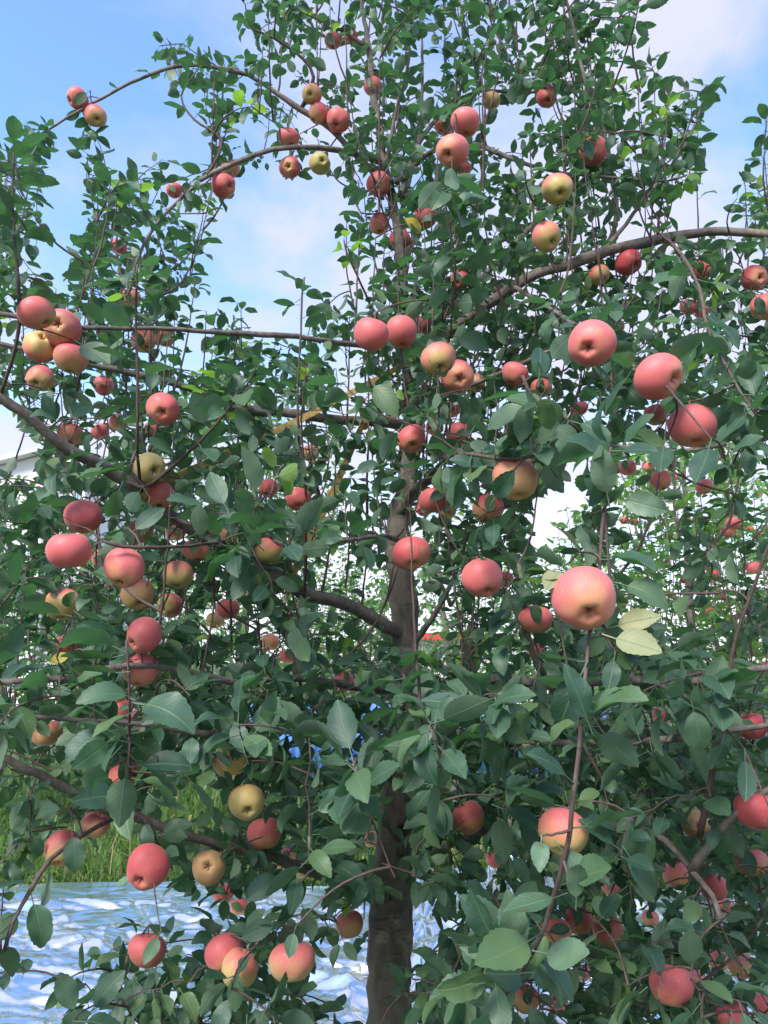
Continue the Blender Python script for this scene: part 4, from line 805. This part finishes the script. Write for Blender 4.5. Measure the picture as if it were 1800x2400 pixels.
for j in range(-2, 25):
    for i in range(-2, 20):
        k = DG[min(max(j, 0), 23), min(max(i, 0), 17)]
        if (j < 0 or j > 23 or i < 0 or i > 17): k *= .5
        for _ in range(rg.poisson(k * FILL if k > 1 else k * .3)):
            px, py = (i + rg.rand()) * 100, (j + rg.rand()) * 100
            if j < 9: Y = np.clip(rg.normal(2.32, .26), 1.75, 2.95)
            elif j < 15: Y = np.clip(rg.normal(2.12, .38), 1.4, 3.0)
            elif j < 19: Y = np.clip(rg.normal(1.98, .36), 1.35, 2.8)
            elif i < 8: Y = np.clip(rg.normal(2.0, .25), 1.5, 2.6)
            else: Y = np.clip(rg.normal(1.92, .32), 1.3, 2.6)
            if rg.rand() > (Y / 2.2) ** 2: continue
            P = at(px, py, Y)
            if P[2] < .25 or (in_gap(px, py, 12) and 0 <= i < 18): continue
            yt = rg.rand() < (.055 if j < 11 else .02); pale = rg.rand() < .02
            up_ = rg.uniform(.16, .42) if rg.rand() < (.42 if j < 9 else .2 if j < 15 else 0) else 0
            tg.append((P, 3 if up_ else rg.randint(4, 8), rg.normal(.053 if j < 9 else .058 if j < 15 else .059, .008) + (.010 if Y < 1.6 else 0), 1 if pale else 0, 2 if yt else None, up_))
T.grow(tg)
for tip in TIPS:
    T.twig(tip, 0, .060, 0, True, .0016, .0, protect=True)
    T.rosette(tip + UP * .005, UP, 4, .062, 0)
for px, py, Y, n, sz in ROSETTES:
    P = at(px, py, Y); T.twig(P, n, sz * .73, 0, True)
for (a, b_, Y0), (c_, d_, Y1), face, m in SINGLE_LEAVES:
    p0, p1 = at(a, b_, Y0), at(c_, d_, Y1); T.twig(p0, 0, .08, 0, False, protect=True); D = unit(p1 - p0); n_ = unit(CAMP - p0) * face + UP * (1.1 - face) * .8; n_ = n_ - D * (n_ @ D)
    T.leaves.append((p0, D, unit(n_), np.linalg.norm(p1 - p0) / 1.22, T.rs.randint(len(SHAPES)), m)); T.lown.append(len(T.twigs) - 1)
NF = len(SINGLE_LEAVES); rh = np.random.RandomState(12)
for (ax, ay, ar, ad, _v, vis) in APL:                      # leaves that hang across the half-hidden apples
    for _ in range(1 if vis <= .6 else 0):
        th = rh.uniform(.15, 2.99); dd = ad - ar * ad / FPX - .012; p0 = atd(ax + math.cos(th) * ar * 1.35, ay - math.sin(th) * ar * 1.35, dd); L_ = ar * ad / FPX * rh.uniform(1.5, 1.9)
        q1 = atd(ax - math.cos(th) * ar * .3 + rh.normal(0, .25) * ar, ay + math.sin(th) * ar * .5, dd - .01); D = unit(q1 - p0); n_ = unit(CAMP - p0) * .8 + UP * .5 + rh.normal(0, .2, 3); n_ = n_ - D * (n_ @ D)
        T.twig(p0, 0, .06, 0, False, protect=True); T.leaves.append((p0, D, unit(n_), L_ / 1.25, T.rs.randint(len(SHAPES)), 0)); T.lown.append(len(T.twigs) - 1); NF += 1
def keep_near(P, D, S):
    rk = np.random.RandomState(4)
    Cn = P + D * S[:, None] * .8; x, y, z = project(Cn); lp = S * FPX / np.maximum(z, .1)
    k = np.ones(len(P), bool)
    for ax, ay, ar, ad, vis, _v in APL:
        dd = np.hypot(x - ax, y - ay); k &= ~((dd < ar * (.30 + .72 * vis) + lp * .30 * vis) & (z < ad + .02))
    gx = np.clip(x / 100 - .5, 0, 16.99); gy = np.clip(y / 100 - .5, 0, 22.99); i = gx.astype(int); j = gy.astype(int); fx = gx - i; fy = gy - j
    den = DG[j, i] * (1 - fx) * (1 - fy) + DG[j, i + 1] * fx * (1 - fy) + DG[j + 1, i] * (1 - fx) * fy + DG[j + 1, i + 1] * fx * fy
    inside = (x > 0) & (x < 1800) & (y > 0) & (y < 2400)
    k &= ~(inside & (den < 2.2) & (rk.rand(len(P)) > den / 2.6))
    # limbs that the photograph shows bare
    for pts, wpx, Y in BARE:
        for (x0, y0), (x1, y1) in zip(pts[:-1], pts[1:]):
            tt = np.clip(((x - x0) * (x1 - x0) + (y - y0) * (y1 - y0)) / ((x1 - x0) ** 2 + (y1 - y0) ** 2), 0, 1)
            dd = np.hypot(x - x0 - tt * (x1 - x0), y - y0 - tt * (y1 - y0))
            k &= ~((dd < wpx + lp * .28) & (z < Y) & (rk.rand(len(P)) < .85))
    k &= ~(in_gap(x, y) & (rk.rand(len(P)) < .93))
    k &= ~((z < .8))
    k[-NF:] = True
    return k
FILLN = T.build(near, keep_near)
print('near leaves', FILLN, 'twigs', len(T.twigs))
# ------------------------------------------------------------------ orchard trees behind
def orchard_tree(px, Y, top, rx, ncl, seed, label, far=(), sz=.070):
    b = at(px, 1600, Y); b[2] = 0; t = Tree(b, seed); r_ = t.rs
    h = top
    tr = [b + [0, 0, -.05], b + [.02, 0, .5], b + [r_.normal(0, .04), 0, 1.1], b + [r_.normal(0, .08), 0, h * .6], b + [r_.normal(0, .1), 0, h * .95]]
    t.limb(tr, .06, .012, 'trunk', .06)
    for k in range(9):
        a = k * 2.4 + r_.rand(); z0 = .6 + (h - 1.2) * k / 9; L = rx * r_.uniform(.7, 1.0) * (1.0 - .35 * k / 9)
        d = np.array([math.cos(a), math.sin(a), 0]); p0 = b + [0, 0, z0]
        t.limb([p0, p0 + d * L * .4 + UP * L * .22, p0 + d * L * .8 + UP * L * .30, p0 + d * L + UP * L * .25], .022, .006)
    for c in far: t.twig(c, 4, sz, 5, True, protect=True)
    tg = []
    while len(tg) < ncl:
        v = r_.uniform(-1, 1, 3)
        rr = np.linalg.norm(v)
        if rr > 1 or rr < .25: continue
        zf = (v[2] + 1) / 2; ww = rx * (1.05 - .45 * zf)
        P = b + np.array([v[0] * ww, v[1] * ww, .45 + zf * (h - .35)])
        up_ = r_.uniform(.25, .7) if r_.rand() < .5 else 0
        tg.append((P, 3 if up_ else r_.randint(4, 8), r_.normal(sz, .007), 5, 2 if r_.rand() < .16 else None, up_))
    t.grow(tg)
    root = empty('apple_tree', b, label, 'tree', 'apple trees of the orchard')
    t.build(root, None, 300, 120, TWIG_PALE)
FA = []
for px, py, r, label in FAR_APPLES:
    c, R, d, tip = apple(px, py, r, ra.uniform(.65, .95), .5, ra.uniform(.1, .5), None, 6.0, label, 'apples on the trees behind', r > 13, 4.0)
    FA.append(tip)
orchard_tree(1640, 5.1, 3.15, 1.35, 560, 31, 'apple tree behind on the far side of the largest apple, small red apples in it', FA)
orchard_tree(560, 6.6, 4.5, 1.3, 520, 32, 'tall sunlit apple tree behind the gap above the sloping limb')
orchard_tree(10, 8.0, 3.4, 1.5, 480, 33, 'sunlit apple tree in front of the white house')
orchard_tree(1060, 7.4, 3.1, 1.6, 480, 34, 'apple tree behind the trunk, in front of the red-trimmed shed')
orchard_tree(310, 10.5, 3.3, 1.5, 360, 35, 'farther apple tree between the two sunlit ones')
orchard_tree(820, 10.8, 3.0, 1.5, 360, 36, 'farther apple tree just beside the trunk, beyond the blue fence')
orchard_tree(1380, 9.8, 3.1, 1.5, 360, 37, 'farther apple tree seen under the largest apple')
orchard_tree(1850, 8.6, 3.6, 1.5, 360, 38, 'farther apple tree at the frame edge, behind the tree with small apples')

# ------------------------------------------------------------------ yellow straps that pull the limbs
STRAP = plain('strap_webbing', (0.40, 0.27, 0.09), 0.7, scale=60, var=.35)
def strap(a, b, wd, label, ax0, r0, ax1, r1):
    p = smooth_path([a, a + (b - a) * .5 - UP * .012, b], .05); V, F = [], []; t = unit(b - a); s = unit(np.cross(t, UP)); q = np.cross(s, t)
    for i, c in enumerate(p):
        tw = .35 * math.sin(i * .25); s2 = q * math.cos(tw) + s * math.sin(tw); n2 = np.cross(t, s2)
        for e, f in ((-1, -1), (1, -1), (1, 1), (-1, 1)): V.append(c - p[0] + s2 * e * wd + n2 * f * .0012)
    for i in range(len(p) - 1):
        for k in range(4): a_ = i * 4 + k; b_ = i * 4 + (k + 1) % 4; F.append((a_, b_, b_ + 4, a_ + 4))
    F += [(3, 2, 1, 0), tuple(len(V) - 4 + k for k in range(4))]
    o = tag(mesh_obj('tie_strap', V, F, STRAP, None, False, tuple(p[0])), label, 'strap', 'yellow straps tied to the limbs')
    for c, axis, rr in ((a, ax0, r0), (b, ax1, r1)):          # the loop round each limb
        u = unit(np.cross(axis, [.3, .9, .2])); v = unit(np.cross(axis, u)); V, F = [], []
        for k in range(24):
            w2 = (u * math.cos(k * .2618) + v * math.sin(k * .2618)) * rr * (1 + .06 * math.sin(k * 2.1))
            for e, f in ((-1, 0), (1, 0), (1, .003), (-1, .003)): V.append(c - p[0] + w2 * (1 + f / rr) + unit(axis) * e * wd * .8)
        for k in range(24):
            for m_ in range(4): F.append((k * 4 + m_, k * 4 + (m_ + 1) % 4, (k + 1) % 24 * 4 + (m_ + 1) % 4, (k + 1) % 24 * 4 + m_))
        mesh_obj('loop', V, F, STRAP, o, False)
strap(at(956, 850, 2.40), at(336, 1152, 1.745), .009, 'long faded yellow strap slanting from the trunk down to the thick limb', UP, .024, at(270, 1111, 1.70) - at(400, 1210, 1.80), .024)
strap(at(853, 987, 2.345), at(676, 1366, 2.02), .011, 'shorter faded yellow strap hanging steeply under the grey limb', at(912, 989, 2.37) - at(790, 985, 2.32), .024, at(591, 1324, 1.95) - at(727, 1395, 2.08), .028)

# ------------------------------------------------------------------ silver film on the ground
def film_mat():
    m, t, p, o = new_mat('silver_film'); K = t.links
    tc = nd(t, 'ShaderNodeTexCoord'); mp = nd(t, 'ShaderNodeMapping'); mp.inputs['Scale'].default_value = (0.9, 8, 4); K.new(tc.outputs['Object'], mp.inputs[0])
    n1 = nd(t, 'ShaderNodeTexNoise', inp={'Scale': 1.1, 'Detail': 4, 'Roughness': 0.5, 'Distortion': 1.2}); K.new(mp.outputs[0], n1.inputs['Vector'])
    mv = nd(t, 'ShaderNodeMapping'); mv.inputs['Scale'].default_value = (1.0, 2.2, 1); K.new(tc.outputs['Object'], mv.inputs[0])
    vo = nd(t, 'ShaderNodeTexVoronoi', feature='F1', inp={'Scale': 2.4}); K.new(mv.outputs[0], vo.inputs['Vector'])
    p.inputs['Base Color'].default_value = (0.94, 0.93, 0.92, 1); p.inputs['Metallic'].default_value = 1.0
    K.new(mth(t, 'ADD', 0.09, mth(t, 'MULTIPLY', n1.outputs[0], 0.18)), p.inputs['Roughness'])
    h = mth(t, 'ADD', n1.outputs[0], mth(t, 'MULTIPLY', vo.outputs['Distance'], 0.55))
    b = nd(t, 'ShaderNodeBump', inp={'Strength': 0.05, 'Distance': 0.012}); K.new(h, b.inputs['Height']); K.new(b.outputs[0], p.inputs['Normal'])
    return m
FILM = film_mat()
def film(x0, x1, y0, y1, z0, amp, seed, label, nx=150, ny=70, ncr=14, ang=0.0, tilt=0.0):
    r_ = np.random.RandomState(seed); X, Yg = np.meshgrid(np.linspace(0, 1, nx), np.linspace(0, 1, ny))
    wx = x0 + (x1 - x0) * X; wy = y0 + (y1 - y0) * Yg
    wy = wy + (.05 * np.sin(wx * 2.1 + seed) + .03 * np.sin(wx * 5.3)) * (1 - Yg) + .012 * np.sin(wx * 3.1 + 1) * Yg
    wx = wx + (.06 * np.sin(wy * 4 + seed) + .03 * np.sin(wy * 11)) * ((X < .02) | (X > .98))
    h = np.zeros_like(wx); xs_ = np.linspace(x0, x1, nx); ys_ = np.linspace(y0, y1, ny)
    # a smooth sheet with long sharp creases and a few crumpled patches
    for k in range(4): h += .012 * np.sin(wx * r_.uniform(.8, 2.2) + r_.rand() * 6) * np.sin(wy * r_.uniform(1, 3) + r_.rand() * 6) * amp / .05
    area = abs((x1 - x0) * (y1 - y0))
    for k in range(6):                                  # long pleats that lean towards the viewer
        fq = r_.uniform(1.6, 5.5); t_ = ((wy + .15 * np.sin(wx * r_.uniform(.5, 1.2) + k) + wx * r_.normal(0, .12)) * fq + r_.rand()) % 1
        h += np.where(t_ < .75, t_ / .75, (1 - t_) / .25) * r_.uniform(.03, .07) / fq * np.clip(.6 + .6 * np.sin(wx * r_.uniform(.7, 2) + k * 2), 0, 1) * amp / .05
    for k in range(int(ncr * area)):
        cx_, cy_ = x0 + (x1 - x0) * r_.rand(), y0 + (y1 - y0) * r_.rand(); an_ = r_.normal(ang, .28) if r_.rand() < .7 else r_.rand() * 3.14; ln_ = r_.uniform(.15, .9); w_ = r_.uniform(.008, .03); hh_ = w_ * r_.uniform(.25, .8) * r_.choice([1, 1, -1])
        ux = (wx - cx_) * math.cos(an_) + (wy - cy_) * math.sin(an_); uy = (wy - cy_) * math.cos(an_) - (wx - cx_) * math.sin(an_) + .06 * np.sin(ux * 3 + k)
        h += hh_ * np.exp(-np.abs(uy) / w_) * np.clip(1.2 - (ux / ln_) ** 2, 0, 1) * amp / .05
    # crumple: flat facets of three sizes, the small ones in patches
    msk = np.clip(.5 + .7 * np.sin(wx * 2.3 + seed * 2) * np.sin(wy * 3.7 + seed) + .4 * np.sin(wx * 5.1 + wy * 4), 0, 1.2)
    for s_, sl, mk, st in ((.34, .20, 1, 4.0), (.12, .24, .35 + .65 * msk, 4.0), (.04, .30, msk ** 2, 3.0)):
        H = r_.normal(0, 1, (400, 400)) * sl * s_ * .5; ro = r_.normal(ang, .35); gx = (wx * math.cos(ro) + wy * math.sin(ro)) / st; gy = wy * math.cos(ro) - wx * math.sin(ro)
        u = (gx + s_ * .45 * np.sin(gy / s_ * 1.3 + 2)) / s_ + 150; v = (gy + s_ * .45 * np.sin(gx / s_ * 1.7)) / s_ + 150
        i_ = np.floor(u).astype(int) % 399; j_ = np.floor(v).astype(int) % 399; fu = u % 1; fv = v % 1
        h00, h10, h01, h11 = H[i_, j_], H[i_ + 1, j_], H[i_, j_ + 1], H[i_ + 1, j_ + 1]
        h += np.where(fu + fv < 1, h00 + (h10 - h00) * fu + (h01 - h00) * fv, h11 + (h01 - h11) * (1 - fu) + (h10 - h11) * (1 - fv)) * mk * amp / .05
    h = h - h.min(); h = h + tilt * (wy - y0)
    V = np.stack([wx - x0, wy - y0, h * np.minimum(1, np.minimum(Yg * 3, 1 - Yg) * 14 + .25)], -1).reshape(-1, 3)
    i = np.arange(nx * ny).reshape(ny, nx); q0, q1, q2, q3 = (z.ravel() for z in (i[:-1, :-1], i[:-1, 1:], i[1:, 1:], i[1:, :-1])); alt = r_.rand(len(q0)) < .5
    F = np.concatenate([np.where(alt[:, None], np.stack([q0, q1, q2], -1), np.stack([q0, q1, q3], -1)), np.where(alt[:, None], np.stack([q0, q2, q3], -1), np.stack([q1, q2, q3], -1))])
    me = raw_mesh('reflective_film', V, F, mats=[FILM]); o = bpy.data.objects.new('reflective_film', me); COL.objects.link(o); o.location = (x0, y0, z0)
    tag(o, label, 'ground film', 'silver films laid under the tree')
film(-3.5, .12, 5.22, 5.60, .012, .03, 1, 'far smooth strip of silver reflective film bordering the grass', 330, 50, 34)
film(-3.3, .05, 3.0, 5.17, .015, .06, 2, 'near crumpled sheet of silver reflective film left of the trunk', 330, 220, 40, -.12, .0)
film(.08, .92, 2.9, 5.35, .02, .11, 3, 'creased silver reflective film bunched up beside the trunk', 70, 160, 60, 1.2)
film(1.45, 2.35, 3.2, 5.2, .02, .07, 4, 'strip of silver reflective film glimpsed through the low foliage at right', 70, 140, 30)
V, F, UV = SHAPES[3]; lo = bpy.data.objects.new('fallen_leaf', raw_mesh('fallen_leaf', V, F, UV, None, None, [LEAF_PALE])); COL.objects.link(lo)
lo.location = at(262, 2100, 5.42) * [1, 1, 0] + [0, 0, .075]; lo.scale = (.11, .11, .11); lo.rotation_euler = (.55, .2, -.7)
tag(lo, 'single pale leaf lying upright on the far silver film', 'leaf')

# ------------------------------------------------------------------ grass
def grass_mat():
    m, t, p, o = new_mat('grass_blade'); K = t.links
    a = nd(t, 'ShaderNodeAttribute', attribute_name='leaf_tone')
    c = ramp(t, [(0, (.035, .08, .02)), (.4, (.075, .16, .03)), (.78, (.14, .24, .05)), (.9, (.30, .26, .12)), (1, (.36, .30, .17))], a.outputs['Fac']).outputs[0]
    K.new(c, p.inputs['Base Color']); p.inputs['Roughness'].default_value = .5
    tr = nd(t, 'ShaderNodeBsdfTranslucent'); K.new(mixc(t, .5, c, (.3, .55, .06)), tr.inputs[0])
    mx = nd(t, 'ShaderNodeMixShader', inp={0: .38}); K.new(p.outputs[0], mx.inputs[1]); K.new(tr.outputs[0], mx.inputs[2]); K.new(mx.outputs[0], o.inputs[0])
    return m
def grass():
    r_ = np.random.RandomState(8); P = []
    n = 30000; y = 5.66 + r_.rand(n) ** 1.6 * 7.5; x = (r_.rand(n) - .5) * 1.25 * y; hh = r_.uniform(.10, .30, n) * (1 + .9 * (r_.rand(n) < .2)) * np.clip(.55 + (y - 5.6) * .5, .5, 1.35)
    n2 = 9000; y2 = 2.6 + r_.rand(n2) * 3.0; x2 = r_.uniform(.5, 3.0, n2); h2 = r_.uniform(.06, .2, n2)
    m_ = ~(((x2 > .05) & (x2 < .95)) | ((x2 > 1.42) & (x2 < 2.4) & (y2 > 3.15) & (y2 < 5.25))); x = np.concatenate([x, x2[m_]]); y = np.concatenate([y, y2[m_]]); hh = np.concatenate([hh, h2[m_]])
    cl = .5 + .5 * np.sin(x * 3.1 + 2 * np.sin(y * 2.3)) * np.sin(y * 2.7 + x); hh = hh * (.40 + .85 * cl) * r_.uniform(.45, 1.15, len(x))
    n = len(x); a = r_.rand(n) * 6.28; w_ = r_.uniform(.003, .008, n) * (1 + 1.2 * (r_.rand(n) < .12)); ln = r_.uniform(.2, 1.6, n) * hh; ux, uy = np.cos(a), np.sin(a)
    b = np.stack([x, y, np.zeros(n)], -1); s = np.stack([-uy, ux, 0 * ux], -1) * w_[:, None]; d = np.stack([ux, uy, 0 * ux], -1)
    mid = b + d * (ln * .3)[:, None] + UP * (hh * .62)[:, None]; tip = b + d * ln[:, None] + UP * (hh * (1 - .42 * (ln / hh)))[:, None]
    V = np.stack([b - s, b + s, mid - s * .8, mid + s * .8, tip], 1).reshape(-1, 3)
    F = (np.array([[0, 1, 3], [0, 3, 2], [2, 3, 4]])[None] + (np.arange(n) * 5)[:, None, None]).reshape(-1, 3)
    tone = np.repeat(np.clip(r_.rand(n) * .8 + .3 * (r_.rand(n) < .18) + (cl - .5) * .35, 0, 1), 3)
    o = bpy.data.objects.new('grass', raw_mesh('grass', V, F, None, tone, None, [grass_mat()])); COL.objects.link(o)
    tag(o, 'tall bright green grass and weeds growing beyond the silver film', 'grass', kind='stuff')
grass()

# ------------------------------------------------------------------ blue corrugated fence
BLUE = plain('blue_sheet', (0.10, 0.24, 0.62), 0.45, scale=3, var=.18); POST = plain('fence_post', (.22, .23, .25), .6, scale=12)
fx = at(470, 1750, 10.0)[0]
fen = empty('corrugated_fence', (fx, 10.0, 0), 'low blue corrugated metal fence standing in the grass', 'fence')
for k in range(6):
    n = 49; V = []; F = []
    for i in range(n):
        u = i / (n - 1); yy = .018 * math.sin(u * 6.283 * 9)
        for z in (.06, 1.02): V.append((u * .86, yy, z))
        for z in (1.02, .06): V.append((u * .86, yy + .003, z))
    for i in range(n - 1):
        for q in range(4): a = i * 4 + q; b = i * 4 + (q + 1) % 4; F.append((a, b, b + 4, a + 4))
    mesh_obj('panel', V, F, BLUE, fen, True, (k * .87, (k % 2) * .006, 0))
def box(V, F, x0, x1, y0, y1, z0, z1):
    b = len(V); V += [(x0, y0, z0), (x1, y0, z0), (x1, y1, z0), (x0, y1, z0), (x0, y0, z1), (x1, y0, z1), (x1, y1, z1), (x0, y1, z1)]
    F += [tuple(b + i for i in f) for f in ((3, 2, 1, 0), (4, 5, 6, 7), (0, 1, 5, 4), (1, 2, 6, 5), (2, 3, 7, 6), (3, 0, 4, 7))]
def boxes(name, lst, mat, parent):
    V, F = [], []
    for b in lst: box(V, F, *b)
    return mesh_obj(name, V, F, mat, parent, False)
for k in range(4): boxes('post', [(k * 1.74 - .02, k * 1.74 + .03, .03, .08, 0, 1.06)], POST, fen)
boxes('rail', [(-.03, 5.25, .08, .11, .80, .85)], POST, fen)

# ------------------------------------------------------------------ white house far behind
WHITE = plain('white_render', (.80, .79, .80), .8, scale=1.5, var=.06); GREY = plain('grey_panel', (.58, .59, .64), .7, scale=2, var=.08); ROOF = plain('pale_roof', (.74, .74, .75), .6, scale=2, var=.08)
GLASS = plain('window_pane', (.30, .48, .56), .08, scale=2, var=.1); RED = plain('red_fascia', (.60, .05, .04), .5, scale=3, var=.12); FRAME = plain('window_frame', (.75, .75, .76), .4, scale=5, var=.05)
HY = 20.0
def hx(px, py=1090): return float(at(px, py, HY)[0])
def hz(py): return float(at(60, py, HY)[2])
xl, xr = hx(-330), hx(114); xa = (xl + xr) / 2
hs = empty('white_house', (xr, HY, 0), 'white house with a pale pitched roof showing through leaves at the edge', 'building')
def rel(*b): return (b[0] - xr, b[1] - xr, *b[2:])
V = [(xl - xr, 0, 0), (0, 0, 0), (0, 0, hz(1105)), (hx(100) - xr, 0, hz(1066)), (xl - xr, 0, hz(1180))]; V += [(x, 9, z) for x, _, z in V]
mesh_obj('wall', V, [(0, 1, 2, 3, 4), (9, 8, 7, 6, 5), (0, 5, 6, 1), (1, 6, 7, 2), (2, 7, 8, 3), (3, 8, 9, 4), (4, 9, 5, 0)], WHITE, hs, False)
boxes('side_wall', [rel(xr + .004, hx(190), .35, 8.6, 0, hz(1112))], GREY, hs)
boxes('pilaster', [rel(hx(155), hx(170), .18, .345, 0, hz(1112))], WHITE, hs)
boxes('pilaster', [rel(hx(190) + .004, hx(198), .18, 8.5, 0, hz(1112))], WHITE, hs)
for q in range(2):
    zt = hz(1122) - q * 2.9; wn = boxes('window', [rel(hx(173), hx(176), .28, .345, zt - 1.5, zt), rel(hx(187), hx(189.5), .28, .345, zt - 1.5, zt), rel(hx(176) + .003, hx(187) - .003, .28, .345, zt - .07, zt), rel(hx(176) + .003, hx(187) - .003, .28, .345, zt - 1.5, zt - 1.43)], FRAME, hs)
    boxes('pane', [rel(hx(176) + .003, hx(187) - .003, .31, .33, zt - 1.425, zt - .075)], GLASS, wn)
def slab(p, q, th, y0, y1, name):
    (xa_, za), (xb, zb) = p, q; V = [(x - xr, y, z + t) for y in (y0, y1) for x, z in (p, q) for t in (0, th)]
    mesh_obj(name, V, [(0, 2, 3, 1), (4, 5, 7, 6), (0, 1, 5, 4), (2, 6, 7, 3), (1, 3, 7, 5), (0, 4, 6, 2)], ROOF, hs, False)
slab((xl - .3, hz(1186)), (hx(100), hz(1064)), .10, -.35, 9.3, 'roof')
slab((hx(100) + .005, hz(1064)), (hx(204), hz(1103)), .10, -.35, 9.3, 'roof')
# ------------------------------------------------------------------ shed with a red edge
SY = 21.0; sx = float(at(985, 1490, SY)[0]); sz_ = float(at(985, 1484, SY)[2])
sh = empty('garden_shed', (sx, SY, 0), 'white shed with a red roof edge glimpsed behind the trunk', 'building')
boxes('wall', [(0, 3.4, 0, 3, 0, sz_ - .18)], WHITE, sh)
boxes('roof', [(-.2, 3.6, -.30, 3.3, sz_ - .175, sz_ - .02)], ROOF, sh)
boxes('fascia', [(-.22, 1.1, -.34, -.304, sz_ - .20, sz_ + .0)], RED, sh)
boxes('door', [(.5, 1.4, -.05, -.004, 0, 1.75)], GREY, sh)
